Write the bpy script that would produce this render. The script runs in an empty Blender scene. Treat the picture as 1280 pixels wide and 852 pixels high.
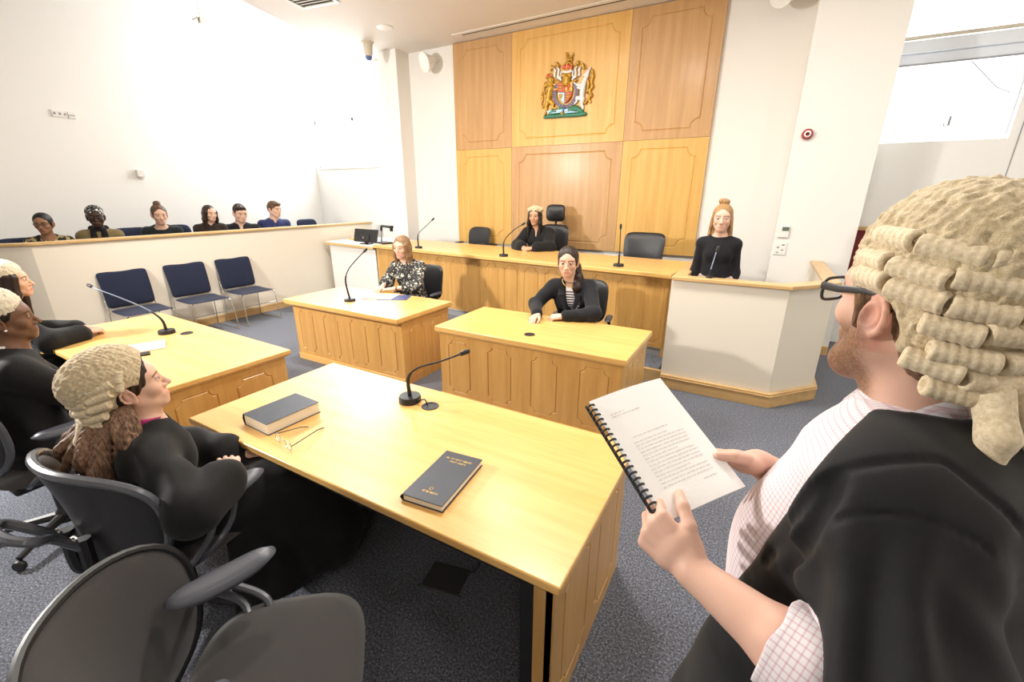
# Court room scene, built object by object.  Units are metres; X runs along the bench wall, Y away from the camera, Z up.
import bpy, bmesh, math, random
import numpy as np
from mathutils import Vector, Matrix, Euler
from mathutils.geometry import delaunay_2d_cdt

PI = math.pi
COL = bpy.context.scene.collection
random.seed(7)
RNG = np.random.default_rng(7)
R = math.radians

# ------------------------------------------------------------------ properties
def tag(o, label=None, cat=None, group=None, kind=None):
    if label: o['label'] = label
    if cat: o['category'] = cat
    if group: o['group'] = group
    if kind: o['kind'] = kind
    return o

def thing(name, label, cat, loc=(0, 0, 0), rotz=0.0, group=None):
    o = bpy.data.objects.new(name, None)
    o.empty_display_size = .1
    COL.objects.link(o)
    o.location = loc
    o.rotation_euler = (0, 0, rotz)
    return tag(o, label, cat, group)

def copy_tree(o, parent=None):
    c = o.copy()
    COL.objects.link(c)
    if parent is not None:
        c.parent = parent
    for ch in list(o.children):
        copy_tree(ch, c)
    return c

# ------------------------------------------------------------------ materials
def _mat(name):
    m = bpy.data.materials.new(name)
    m.use_nodes = True
    nt = m.node_tree
    return m, nt, nt.nodes['Principled BSDF']

def nd(nt, typ, **kw):
    n = nt.nodes.new(typ)
    for k, v in kw.items():
        if k in n.inputs: n.inputs[k].default_value = v
        else: setattr(n, k, v)
    return n

def ramp(nt, stops):
    r = nt.nodes.new('ShaderNodeValToRGB')
    e = r.color_ramp.elements
    e[0].position, e[0].color = stops[0][0], (*stops[0][1], 1)
    e[1].position, e[1].color = stops[-1][0], (*stops[-1][1], 1)
    for p, c in stops[1:-1]:
        x = e.new(p); x.color = (*c, 1)
    return r

def coords(nt, scale=(1, 1, 1), rot=(0, 0, 0)):
    tc = nt.nodes.new('ShaderNodeTexCoord')
    mp = nt.nodes.new('ShaderNodeMapping')
    mp.inputs['Scale'].default_value = scale
    mp.inputs['Rotation'].default_value = rot
    nt.links.new(tc.outputs['Object'], mp.inputs['Vector'])
    return mp

def mat_plain(name, col, rough=.5, metal=0, spec=.5, coat=0, bump=0, bscale=200, var=0, vscale=8):
    m, nt, b = _mat(name)
    b.inputs['Base Color'].default_value = (*col, 1)
    b.inputs['Roughness'].default_value = rough
    b.inputs['Metallic'].default_value = metal
    b.inputs['Specular IOR Level'].default_value = spec
    b.inputs['Coat Weight'].default_value = coat
    if bump:
        mp = coords(nt)
        n = nd(nt, 'ShaderNodeTexNoise', Scale=bscale, Detail=3.0)
        nt.links.new(mp.outputs[0], n.inputs['Vector'])
        bp = nd(nt, 'ShaderNodeBump', Strength=bump, Distance=.002)
        nt.links.new(n.outputs['Fac'], bp.inputs['Height'])
        nt.links.new(bp.outputs[0], b.inputs['Normal'])
    if var:
        mp = coords(nt)
        n = nd(nt, 'ShaderNodeTexNoise', Scale=vscale, Detail=4.0)
        nt.links.new(mp.outputs[0], n.inputs['Vector'])
        lo = tuple(c * (1 - var) for c in col); hi = tuple(min(1, c * (1 + var)) for c in col)
        r = ramp(nt, [(.3, lo), (.7, hi)])
        nt.links.new(n.outputs['Fac'], r.inputs[0])
        nt.links.new(r.outputs[0], b.inputs['Base Color'])
    return m

def mat_wood(name, c1, c2, axis='x', rough=.35, coat=.25, fine=1.0):
    """pale beech: long soft figure plus short fine flecks that run along the grain axis"""
    m, nt, b = _mat(name)
    i = 'xyz'.index(axis)
    s = [14.0, 14.0, 14.0]; s[i] = .9
    mp = coords(nt, tuple(s))
    n = nd(nt, 'ShaderNodeTexNoise', Scale=1.0, Detail=5.0, Roughness=.55, Distortion=.25)
    nt.links.new(mp.outputs[0], n.inputs['Vector'])
    s2 = [160.0 * fine] * 3; s2[i] = 9.0
    mp2 = coords(nt, tuple(s2))
    n2 = nd(nt, 'ShaderNodeTexNoise', Scale=1.0, Detail=2.0)
    nt.links.new(mp2.outputs[0], n2.inputs['Vector'])
    mx = nd(nt, 'ShaderNodeMath', operation='MULTIPLY_ADD')
    mx.inputs[1].default_value = .35
    nt.links.new(n2.outputs['Fac'], mx.inputs[0]); nt.links.new(n.outputs['Fac'], mx.inputs[2])
    r = ramp(nt, [(.42, c1), (.9, c2)])
    nt.links.new(mx.outputs[0], r.inputs[0])
    nt.links.new(r.outputs[0], b.inputs['Base Color'])
    b.inputs['Roughness'].default_value = rough
    b.inputs['Coat Weight'].default_value = coat
    b.inputs['Coat Roughness'].default_value = .22
    return m

def mat_fabric(name, col, rough=.9, weave=900, strength=.25, sheen=.3, var=.12, vscale=500):
    m, nt, b = _mat(name)
    mp = coords(nt)
    n = nd(nt, 'ShaderNodeTexNoise', Scale=weave, Detail=2.0)
    nt.links.new(mp.outputs[0], n.inputs['Vector'])
    n2 = nd(nt, 'ShaderNodeTexNoise', Scale=vscale, Detail=3.0)
    nt.links.new(mp.outputs[0], n2.inputs['Vector'])
    r = ramp(nt, [(.3, tuple(c * (1 - var) for c in col)), (.7, tuple(min(1, c * (1 + var)) for c in col))])
    nt.links.new(n2.outputs['Fac'], r.inputs[0])
    nt.links.new(r.outputs[0], b.inputs['Base Color'])
    bp = nd(nt, 'ShaderNodeBump', Strength=strength, Distance=.001)
    nt.links.new(n.outputs['Fac'], bp.inputs['Height'])
    nt.links.new(bp.outputs[0], b.inputs['Normal'])
    b.inputs['Roughness'].default_value = rough
    b.inputs['Sheen Weight'].default_value = sheen
    b.inputs['Specular IOR Level'].default_value = .25
    return m

def mat_vcol(name, rough=.5, sss=0.0, spec=.4, bump=0, bscale=300, coat=0, attr='Col'):
    m, nt, b = _mat(name)
    a = nd(nt, 'ShaderNodeAttribute', attribute_name=attr)
    nt.links.new(a.outputs['Color'], b.inputs['Base Color'])
    b.inputs['Roughness'].default_value = rough
    b.inputs['Specular IOR Level'].default_value = spec
    b.inputs['Coat Weight'].default_value = coat
    if sss:
        b.inputs['Subsurface Weight'].default_value = sss
        b.inputs['Subsurface Radius'].default_value = (.012, .005, .003)
        b.inputs['Subsurface Scale'].default_value = 1.0
    if bump:
        mp = coords(nt)
        n = nd(nt, 'ShaderNodeTexNoise', Scale=bscale, Detail=3.0)
        nt.links.new(mp.outputs[0], n.inputs['Vector'])
        bp = nd(nt, 'ShaderNodeBump', Strength=bump, Distance=.001)
        nt.links.new(n.outputs['Fac'], bp.inputs['Height'])
        nt.links.new(bp.outputs[0], b.inputs['Normal'])
    return m

def mat_hair(name, dark, light, scale=(220, 220, 14), rough=.42):
    """strands: noise stretched along the local z"""
    m, nt, b = _mat(name)
    mp = coords(nt, scale)
    n = nd(nt, 'ShaderNodeTexNoise', Scale=1.0, Detail=4.0, Distortion=.6)
    nt.links.new(mp.outputs[0], n.inputs['Vector'])
    r = ramp(nt, [(.34, dark), (.7, light)])
    nt.links.new(n.outputs['Fac'], r.inputs[0])
    nt.links.new(r.outputs[0], b.inputs['Base Color'])
    bp = nd(nt, 'ShaderNodeBump', Strength=.5, Distance=.003)
    nt.links.new(n.outputs['Fac'], bp.inputs['Height'])
    nt.links.new(bp.outputs[0], b.inputs['Normal'])
    b.inputs['Roughness'].default_value = rough
    b.inputs['Specular IOR Level'].default_value = .35
    return m

def mat_emit(name, col, strength):
    m = bpy.data.materials.new(name); m.use_nodes = True
    nt = m.node_tree; nt.nodes.clear()
    e = nd(nt, 'ShaderNodeEmission', Strength=strength); e.inputs['Color'].default_value = (*col, 1)
    o = nt.nodes.new('ShaderNodeOutputMaterial'); nt.links.new(e.outputs[0], o.inputs[0])
    return m

# ------------------------------------------------------------------ mesh builder
class MB:
    def __init__(self):
        self.v, self.f, self.mi = [], [], []
    def add(self, vs, fs, M=None, mi=0):
        n = len(self.v)
        if M is not None:
            vs = [M @ Vector(p) for p in vs]
        self.v += [tuple(p) for p in vs]
        self.f += [tuple(i + n for i in f) for f in fs]
        self.mi += [mi] * len(fs)
        return self
    def box(self, x0, x1, y0, y1, z0, z1, M=None, mi=0):
        vs = [(x, y, z) for z in (z0, z1) for y in (y0, y1) for x in (x0, x1)]
        return self.add(vs, [(0, 2, 3, 1), (4, 5, 7, 6), (0, 1, 5, 4), (2, 6, 7, 3), (0, 4, 6, 2), (1, 3, 7, 5)], M, mi)
    def prism(self, poly, z0, z1, M=None, mi=0):
        """poly: counter-clockwise XY outline"""
        n = len(poly)
        vs = [(x, y, z0) for x, y in poly] + [(x, y, z1) for x, y in poly]
        fs = [tuple(reversed(range(n))), tuple(range(n, 2 * n))]
        fs += [(i, (i + 1) % n, n + (i + 1) % n, n + i) for i in range(n)]
        return self.add(vs, fs, M, mi)
    def lathe(self, prof, seg=24, M=None, mi=0, a0=0, a1=2 * PI):
        """prof: list of (r, z)"""
        vs, fs = [], []
        full = abs(a1 - a0 - 2 * PI) < 1e-6
        k = seg if full else seg + 1
        for r, z in prof:
            for j in range(k):
                a = a0 + (a1 - a0) * j / seg
                vs.append((r * math.cos(a), r * math.sin(a), z))
        for i in range(len(prof) - 1):
            for j in range(seg):
                a, b = i * k + j, i * k + (j + 1) % k
                fs.append((a, b, b + k, a + k))
        if full:
            if prof[0][0] > 1e-6: fs.append(tuple(reversed(range(k))))
            if prof[-1][0] > 1e-6: fs.append(tuple(range((len(prof) - 1) * k, len(prof) * k)))
        return self.add(vs, fs, M, mi)
    def tube(self, path, r, seg=10, closed=False, M=None, mi=0, squash=None):
        """path of points, r scalar or list"""
        P = [Vector(p) for p in path]
        n = len(P)
        rr = r if isinstance(r, (list, tuple)) else [r] * n
        up = None
        vs, fs = [], []
        for i in range(n):
            if closed: t = (P[(i + 1) % n] - P[i - 1])
            else: t = P[min(i + 1, n - 1)] - P[max(i - 1, 0)]
            t.normalize()
            if up is None:
                up = Vector((0, 0, 1)) if abs(t.z) < .9 else Vector((1, 0, 0))
            a = (up - t * up.dot(t)).normalized()
            up = a
            b = t.cross(a)
            sx, sy = squash if squash else (1, 1)
            for j in range(seg):
                g = 2 * PI * j / seg
                vs.append(P[i] + a * (math.cos(g) * rr[i] * sx) + b * (math.sin(g) * rr[i] * sy))
        m = n if closed else n - 1
        for i in range(m):
            for j in range(seg):
                a0, b0 = i * seg + j, i * seg + (j + 1) % seg
                a1, b1 = ((i + 1) % n) * seg + j, ((i + 1) % n) * seg + (j + 1) % seg
                fs.append((a0, b0, b1, a1))
        if not closed:
            fs.append(tuple(reversed(range(seg))))
            fs.append(tuple(range((n - 1) * seg, n * seg)))
        return self.add(vs, fs, M, mi)
    def ball(self, c, r, seg=16, rings=10, M=None, mi=0):
        rx, ry, rz = r if isinstance(r, (tuple, list)) else (r, r, r)
        vs, fs = [], []
        for i in range(rings + 1):
            th = PI * i / rings
            for j in range(seg):
                a = 2 * PI * j / seg
                vs.append((c[0] + rx * math.sin(th) * math.cos(a), c[1] + ry * math.sin(th) * math.sin(a), c[2] + rz * math.cos(th)))
        for i in range(rings):
            for j in range(seg):
                fs.append((i * seg + j, (i + 1) * seg + j, (i + 1) * seg + (j + 1) % seg, i * seg + (j + 1) % seg))
        return self.add(vs, fs, M, mi)
    def build(self, name, mat, parent=None, smooth=False, bevel=0, label=None, loc=None, weld=True, subsurf=0, angle=35, bseg=2):
        me = bpy.data.meshes.new(name)
        me.from_pydata(self.v, [], self.f)
        mats = mat if isinstance(mat, (list, tuple)) else [mat]
        for m in mats: me.materials.append(m)
        if len(mats) > 1:
            me.polygons.foreach_set('material_index', self.mi)
        bm = bmesh.new(); bm.from_mesh(me)
        if weld: bmesh.ops.remove_doubles(bm, verts=bm.verts, dist=1e-5)
        bmesh.ops.recalc_face_normals(bm, faces=bm.faces)
        bm.to_mesh(me); bm.free()
        o = bpy.data.objects.new(name, me)
        COL.objects.link(o)
        if parent is not None: o.parent = parent
        if loc is not None: o.location = loc
        if bevel:
            md = o.modifiers.new('bevel', 'BEVEL'); md.width = bevel; md.segments = bseg; md.limit_method = 'ANGLE'; md.angle_limit = R(40)
        if subsurf:
            md = o.modifiers.new('sub', 'SUBSURF'); md.levels = subsurf; md.render_levels = subsurf
        if smooth or bevel:
            me.polygons.foreach_set('use_smooth', [True] * len(me.polygons))
            if not subsurf:
                try: me.set_sharp_from_angle(angle=R(angle))
                except Exception: pass
        if label: o['label'] = label
        return o

def bezier(pts, n=24):
    """Catmull-Rom through the points"""
    P = [Vector(p) for p in pts]
    P = [P[0] * 2 - P[1]] + P + [P[-1] * 2 - P[-2]]
    out = []
    k = len(P) - 3
    for i in range(k):
        p0, p1, p2, p3 = P[i:i + 4]
        for j in range(n):
            t = j / n
            out.append(.5 * ((2 * p1) + (p2 - p0) * t + (2 * p0 - 5 * p1 + 4 * p2 - p3) * t * t + (3 * p1 - p0 - 3 * p2 + p3) * t ** 3))
    out.append(P[-2])
    return out

def notched(x0, x1, z0, z1, r, off=0, n=5):
    """a rectangle whose corners are scooped out: small step, hollow curve, small step; off grows the outline"""
    s = r * .22
    pts = []
    for cx, cz, a in ((x0, z0, 0), (x1, z0, 90), (x1, z1, 180), (x0, z1, 270)):
        arc = []
        rr = max(r - off, r * .3)
        for k in range(n + 1):
            g = R(a + 90 - 90 * k / n)
            arc.append((cx + rr * math.cos(g), cz + rr * math.sin(g)))
        sgx, sgz = (1 if cx == x0 else -1), (1 if cz == z0 else -1)
        first, last = arc[0], arc[-1]
        def push(p): return (p[0] - sgx * off, p[1] - sgz * off)
        arc = [push(p) for p in arc]
        d = {0: ((0, s), (s, 0)), 90: ((-s, 0), (0, s)), 180: ((0, -s), (-s, 0)), 270: ((s, 0), (0, -s))}[a]
        pts += [(arc[0][0] + d[0][0], arc[0][1] + d[0][1])] + arc + [(arc[-1][0] + d[1][0], arc[-1][1] + d[1][1])]
    return pts

def grooved_board(mb, w, h, t, outlines, M, groove=.007, depth=.006, inner_mi=0):
    """board w x h x t whose front (y=0, facing -y) carries routed grooves along the outlines (x, z lists, ccw); M places it"""
    border = [(0, 0), (w, 0), (w, h), (0, h)]
    V = [Vector(p) for p in border]
    edges = [(i, (i + 1) % 4) for i in range(4)]
    loops = []
    for ol in outlines:
        cx = sum(p[0] for p in ol) / len(ol); cz = sum(p[1] for p in ol) / len(ol)
        wx = max(p[0] for p in ol) - cx; wz = max(p[1] for p in ol) - cz
        def sc(g): return [(cx + (x - cx) * (wx + g) / wx, cz + (z - cz) * (wz + g) / wz) for x, z in ol]
        O, Mi, I = sc(groove), sc(0), sc(-groove)
        s = len(V); V += [Vector(p) for p in O]
        edges += [(s + i, s + (i + 1) % len(O)) for i in range(len(O))]
        loops.append((O, Mi, I))
    vs, es, fs, *_ = delaunay_2d_cdt(V, edges, [], 1, 1e-6)
    def inside(p, poly):
        c = False; j = len(poly) - 1
        for i in range(len(poly)):
            if (poly[i][1] > p[1]) != (poly[j][1] > p[1]) and p[0] < (poly[j][0] - poly[i][0]) * (p[1] - poly[i][1]) / (poly[j][1] - poly[i][1]) + poly[i][0]:
                c = not c
            j = i
        return c
    keep = []
    for f in fs:
        c = sum((vs[i] for i in f), Vector((0, 0))) / len(f)
        if not any(inside(c, O) for O, _, _ in loops): keep.append(tuple(f))
    mb.add([(p.x, 0, p.y) for p in vs], keep, M)
    for O, Mi, I in loops:
        n = len(O)
        mb.add([(x, 0, z) for x, z in O] + [(x, depth, z) for x, z in Mi] + [(x, 0, z) for x, z in I],
               [(i, (i + 1) % n, n + (i + 1) % n, n + i) for i in range(n)] +
               [(n + i, n + (i + 1) % n, 2 * n + (i + 1) % n, 2 * n + i) for i in range(n)], M)
        mb.add([(x, 0, z) for x, z in I], [tuple(range(n))], M, inner_mi)
    mb.add([(0, 0, 0), (w, 0, 0), (w, 0, h), (0, 0, h), (0, t, 0), (w, t, 0), (w, t, h), (0, t, h)],
           [(4, 7, 6, 5), (0, 4, 5, 1), (3, 2, 6, 7), (0, 3, 7, 4), (1, 5, 6, 2)], M)
    return mb

def frame(o, xaxis, zaxis=(0, 0, 1)):
    """matrix with local x along xaxis, local z up, local y = z cross x, at point o"""
    x = Vector(xaxis).normalized(); z = Vector(zaxis).normalized(); y = z.cross(x)
    return Matrix(((x.x, y.x, z.x, o[0]), (x.y, y.y, z.y, o[1]), (x.z, y.z, z.z, o[2]), (0, 0, 0, 1)))
# ------------------------------------------------------------------ soft-blended solids turned into one continuous skin
class Solid:
    """list of primitives blended together, evaluated on a grid and skinned with surface nets"""
    def __init__(self):
        self.ops = []
    # every primitive: (mode, k, bbox, function)
    def _push(self, mode, k, lo, hi, fn):
        self.ops.append((mode, k, np.array(lo, float), np.array(hi, float), fn)); return self
    def cone(self, a, b, ra, rb, k=.02, mode='add'):
        a = np.array(a, float); b = np.array(b, float); ab = b - a; L = max(ab @ ab, 1e-12); m = max(ra, rb)
        def fn(X, Y, Z):
            px, py, pz = X - a[0], Y - a[1], Z - a[2]
            t = np.clip((px * ab[0] + py * ab[1] + pz * ab[2]) / L, 0, 1)
            return np.sqrt((px - t * ab[0]) ** 2 + (py - t * ab[1]) ** 2 + (pz - t * ab[2]) ** 2) - (ra + (rb - ra) * t)
        return self._push(mode, k, np.minimum(a, b) - m, np.maximum(a, b) + m, fn)
    def chain(self, pts, rs, k=.02, mode='add'):
        for i in range(len(pts) - 1):
            self.cone(pts[i], pts[i + 1], rs[i], rs[i + 1], k, mode)
        return self
    def ell(self, c, r, k=.02, M=None, mode='add'):
        """ellipsoid; M columns = its axes"""
        c = np.array(c, float); r = np.array(r, float)
        A = np.eye(3) if M is None else np.array(M, float)
        e = np.sqrt(((A * r) ** 2).sum(1))
        def fn(X, Y, Z):
            px, py, pz = X - c[0], Y - c[1], Z - c[2]
            u = [px * A[0, i] + py * A[1, i] + pz * A[2, i] for i in range(3)]
            k0 = np.sqrt((u[0] / r[0]) ** 2 + (u[1] / r[1]) ** 2 + (u[2] / r[2]) ** 2)
            k1 = np.sqrt((u[0] / r[0] ** 2) ** 2 + (u[1] / r[1] ** 2) ** 2 + (u[2] / r[2] ** 2) ** 2)
            k0 = np.maximum(k0, 1e-3); return k0 * (k0 - 1) / np.maximum(k1, 1e-6)
        return self._push(mode, k, c - e, c + e, fn)
    def oval(self, a, b, la, lb, side, k=.03, mode='add'):
        """tapered limb of oval section from a to b; la, lb = (half width along side, half depth)"""
        a = np.array(a, float); b = np.array(b, float); ab = b - a; Ln = np.linalg.norm(ab); d = ab / max(Ln, 1e-9)
        s = np.array(side, float); s = s - d * (s @ d); s /= np.linalg.norm(s); q = np.cross(d, s)
        m = max(la[0], la[1], lb[0], lb[1])
        def fn(X, Y, Z):
            px, py, pz = X - a[0], Y - a[1], Z - a[2]
            h = px * d[0] + py * d[1] + pz * d[2]
            t = np.clip(h / Ln, 0, 1)
            u = px * s[0] + py * s[1] + pz * s[2]; v = px * q[0] + py * q[1] + pz * q[2]
            w = h - t * Ln
            ru = la[0] + (lb[0] - la[0]) * t; rv = la[1] + (lb[1] - la[1]) * t
            rw = np.minimum(ru, rv)
            k0 = np.sqrt((u / ru) ** 2 + (v / rv) ** 2 + (w / rw) ** 2)
            k1 = np.sqrt((u / ru ** 2) ** 2 + (v / rv ** 2) ** 2 + (w / rw ** 2) ** 2)
            k0 = np.maximum(k0, 1e-3); return k0 * (k0 - 1) / np.maximum(k1, 1e-6)
        return self._push(mode, k, np.minimum(a, b) - m, np.maximum(a, b) + m, fn)
    def rbox(self, c, h, r=.01, k=.01, M=None, mode='add'):
        c = np.array(c, float); h = np.array(h, float)
        A = np.eye(3) if M is None else np.array(M, float)
        e = np.abs(A) @ h
        def fn(X, Y, Z):
            px, py, pz = X - c[0], Y - c[1], Z - c[2]
            q = [np.abs(px * A[0, i] + py * A[1, i] + pz * A[2, i]) - (h[i] - r) for i in range(3)]
            out = np.sqrt(sum(np.maximum(x, 0) ** 2 for x in q))
            return out + np.minimum(np.maximum(np.maximum(q[0], q[1]), q[2]), 0) - r
        return self._push(mode, k, c - e, c + e, fn)
    def plane(self, p, n, k=.0, mode='cut'):
        """cut away the side the normal points to"""
        p = np.array(p, float); n = np.array(n, float); n /= np.linalg.norm(n)
        def fn(X, Y, Z):
            return -((X - p[0]) * n[0] + (Y - p[1]) * n[1] + (Z - p[2]) * n[2])
        return self._push(mode, k, [-99] * 3, [99] * 3, fn)
    def warp(self, fn, lo=(-99,) * 3, hi=(99,) * 3):
        """add fn(x, y, z) to the distance near the surface: folds, curls, strands"""
        return self._push('warp', 0, lo, hi, fn)
    def bounds(self):
        L = [o for o in self.ops if o[0] == 'add']
        return np.min([o[2] for o in L], 0), np.max([o[3] for o in L], 0)
    def skin(self, h, lo=None, hi=None):
        b0, b1 = self.bounds()
        pad = 4 * h + .012
        b0 = b0 - pad; b1 = b1 + pad
        if lo is not None: b0 = np.maximum(b0, lo)
        if hi is not None: b1 = np.minimum(b1, hi)
        n = np.maximum(np.ceil((b1 - b0) / h).astype(int) + 1, 4)
        ax = [(b0[i] + h * np.arange(n[i])).astype(np.float32) for i in range(3)]
        D = np.full(n, 1.0, np.float32)
        for mode, k, l, u, fn in self.ops:
            mg = k + 3 * h + (.0 if mode != 'add' else .01)
            i0 = np.clip(np.floor((l - mg - b0) / h).astype(int), 0, n); i1 = np.clip(np.ceil((u + mg - b0) / h).astype(int) + 1, 0, n)
            if (i1 <= i0).any(): continue
            sl = tuple(slice(i0[i], i1[i]) for i in range(3))
            X = ax[0][sl[0]][:, None, None]; Y = ax[1][sl[1]][None, :, None]; Z = ax[2][sl[2]][None, None, :]
            S = D[sl]
            if mode == 'warp':
                mask = np.abs(S) < .05
                if mask.any():
                    ii = np.nonzero(mask)
                    S[ii] += fn(X[ii[0], 0, 0], Y[0, ii[1], 0], Z[0, 0, ii[2]]).astype(np.float32)
                continue
            d = fn(X, Y, Z).astype(np.float32)
            if mode == 'add':
                if k > 0:
                    g = np.maximum(k - np.abs(S - d), 0) / k
                    D[sl] = np.minimum(S, d) - g * g * k * .25
                else: D[sl] = np.minimum(S, d)
            else:
                e = -d if mode == 'sub' else d
                if mode == 'cut': e = -d
                if k > 0:
                    g = np.maximum(k - np.abs(S - e), 0) / k
                    D[sl] = np.maximum(S, e) + g * g * k * .25
                else: D[sl] = np.maximum(S, e)
        D[0], D[-1] = np.maximum(D[0], h), np.maximum(D[-1], h)
        D[:, 0], D[:, -1] = np.maximum(D[:, 0], h), np.maximum(D[:, -1], h)
        D[:, :, 0], D[:, :, -1] = np.maximum(D[:, :, 0], h), np.maximum(D[:, :, -1], h)
        return nets(D, b0, h)

def nets(D, o, h):
    """naive surface nets: vertices (n,3), quads (m,4)"""
    s = D < 0
    nx, ny, nz = D.shape
    c = np.zeros((nx - 1, ny - 1, nz - 1), np.int8)
    for i in (0, 1):
        for j in (0, 1):
            for k in (0, 1):
                c += s[i:nx - 1 + i, j:ny - 1 + j, k:nz - 1 + k]
    cell = np.nonzero((c > 0) & (c < 8))
    m = len(cell[0])
    if not m: return np.zeros((0, 3)), np.zeros((0, 4), int)
    idx = np.full(c.shape, -1, np.int64); idx[cell] = np.arange(m)
    P = np.zeros((m, 3)); W = np.zeros(m)
    ci, cj, ck = cell
    for a, b in (((0,0,0),(1,0,0)),((0,1,0),(1,1,0)),((0,0,1),(1,0,1)),((0,1,1),(1,1,1)),((0,0,0),(0,1,0)),((1,0,0),(1,1,0)),((0,0,1),(0,1,1)),((1,0,1),(1,1,1)),((0,0,0),(0,0,1)),((1,0,0),(1,0,1)),((0,1,0),(0,1,1)),((1,1,0),(1,1,1))):
        da = D[ci + a[0], cj + a[1], ck + a[2]]; db = D[ci + b[0], cj + b[1], ck + b[2]]
        x = (da < 0) != (db < 0)
        t = np.where(x, da / np.where(x, da - db, 1), 0)
        for q in range(3):
            P[:, q] += np.where(x, a[q] + t * (b[q] - a[q]), 0)
        W += x
    V = (np.stack(cell, 1) + P / W[:, None]) * h + o
    Q = []
    for ax in range(3):
        sa = [slice(None)] * 3; sb = [slice(None)] * 3
        sa[ax] = slice(0, -1); sb[ax] = slice(1, None)
        A, B = s[tuple(sa)], s[tuple(sb)]
        x = A != B
        u, v = (ax + 1) % 3, (ax + 2) % 3
        e = np.nonzero(x)
        ok = (e[u] > 0) & (e[v] > 0) & (e[u] < D.shape[u] - 1) & (e[v] < D.shape[v] - 1)
        e = [q[ok] for q in e]
        inside = A[tuple(e)]
        def at(du, dv):
            z = [q.copy() for q in e]; z[u] = z[u] + du; z[v] = z[v] + dv
            return idx[tuple(z)]
        q = np.stack([at(-1, -1), at(0, -1), at(0, 0), at(-1, 0)], 1)
        q[~inside] = q[~inside][:, ::-1]
        Q.append(q)
    return V, np.concatenate(Q)

def mesh_from(name, parts, mat, parent=None, color=None, label=None, attr='Col', loc=None):
    """parts: [(V, Q), ...] joined in one mesh; color(V) -> (n, 3) linear pigment"""
    Vs, Qs, n = [], [], 0
    for V, Q in parts:
        Vs.append(V); Qs.append(Q + n); n += len(V)
    V = np.concatenate(Vs); Q = np.concatenate(Qs)
    me = bpy.data.meshes.new(name)
    me.vertices.add(len(V)); me.vertices.foreach_set('co', V.astype(np.float32).ravel())
    me.loops.add(Q.size); me.loops.foreach_set('vertex_index', Q.astype(np.int32).ravel())
    me.polygons.add(len(Q))
    me.polygons.foreach_set('loop_start', np.arange(0, Q.size, 4, dtype=np.int32))
    me.polygons.foreach_set('use_smooth', np.ones(len(Q), bool))
    me.update(calc_edges=True)
    if color is not None:
        a = me.attributes.new(attr, 'FLOAT_COLOR', 'POINT')
        C = np.ones((len(V), 4), np.float32); C[:, :3] = color(V)
        a.data.foreach_set('color', C.ravel())
    for m in (mat if isinstance(mat, (list, tuple)) else [mat]): me.materials.append(m)
    o = bpy.data.objects.new(name, me)
    COL.objects.link(o)
    if parent is not None: o.parent = parent
    if loc is not None: o.location = loc
    if label: o['label'] = label
    return o
# ------------------------------------------------------------------ camera
FPX = 539.238
def make_camera():
    pit, yaw, roll, h = 0.3245535, 0.5101435, 0.004068, 1.82
    pit, yaw, roll, h = CAMP
    fw = Vector((-math.sin(yaw) * math.cos(pit), math.cos(yaw) * math.cos(pit), -math.sin(pit)))
    r = Vector((math.cos(yaw), math.sin(yaw), 0)); u = r.cross(fw)
    c, s = math.cos(roll), math.sin(roll)
    r2, u2 = r * c + u * s, u * c - r * s
    cd = bpy.data.cameras.new('camera'); co = bpy.data.objects.new('camera', cd); COL.objects.link(co)
    cd.sensor_width = 36; cd.lens = CAMF / 1280 * 36; cd.clip_start = .05
    co.matrix_world = Matrix(((r2.x, u2.x, -fw.x, 0), (r2.y, u2.y, -fw.y, 0), (r2.z, u2.z, -fw.z, h), (0, 0, 0, 1)))
    bpy.context.scene.camera = co
CAMF, CAMP = 539.238071, (0.32455345, 0.51014349, 0.00406797, 1.82)
make_camera()

# ------------------------------------------------------------------ palette
M = {}
M['wall'] = mat_plain('warm white paint', (.775, .755, .715), .75, bump=.08, bscale=120)
M['wall_cool'] = mat_plain('white paint', (.84, .83, .80), .7, bump=.06, bscale=120)
M['ceiling'] = mat_plain('ceiling paint', (.72, .68, .63), .8, bump=.05, bscale=90)
M['plaster'] = mat_plain('cream partition paint', (.76, .70, .59), .7, bump=.1, bscale=90)
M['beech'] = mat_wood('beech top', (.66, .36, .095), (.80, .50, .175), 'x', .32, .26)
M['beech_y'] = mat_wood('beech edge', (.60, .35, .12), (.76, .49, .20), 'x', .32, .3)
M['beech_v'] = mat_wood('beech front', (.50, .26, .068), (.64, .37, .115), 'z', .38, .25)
M['panel_warm'] = mat_wood('beech panel reddish', (.43, .235, .088), (.55, .325, .135), 'z', .48, .18)
M['panel_gold'] = mat_wood('beech panel golden', (.58, .315, .068), (.71, .43, .125), 'z', .48, .18)
M['oak'] = mat_wood('oak trim', (.50, .31, .125), (.68, .45, .20), 'x', .4, .2)
M['oak_y'] = mat_wood('oak trim long', (.50, .31, .125), (.68, .45, .20), 'y', .4, .2)
M['black'] = mat_plain('black plastic', (.012, .012, .013), .45)
M['black_metal'] = mat_plain('black painted steel', (.01, .01, .011), .5)
M['leather'] = mat_plain('black leather', (.018, .018, .02), .42, bump=.35, bscale=260)
M['steel_neck'] = mat_plain('blue grey steel neck', (.22, .26, .34), .38, metal=.8)
M['chrome'] = mat_plain('chrome wire', (.62, .62, .60), .22, metal=1)
M['white_plastic'] = mat_plain('white plastic', (.78, .77, .73), .4)
M['grey_plastic'] = mat_plain('grey plastic', (.30, .30, .31), .45)
M['beige_metal'] = mat_plain('beige metal', (.58, .53, .43), .5)
M['blue_fabric'] = mat_fabric('navy woven fabric', (.016, .021, .046), .9, 700, .35, .06, .35, 350)
M['paper'] = mat_plain('white paper', (.88, .87, .85), .7)
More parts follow.
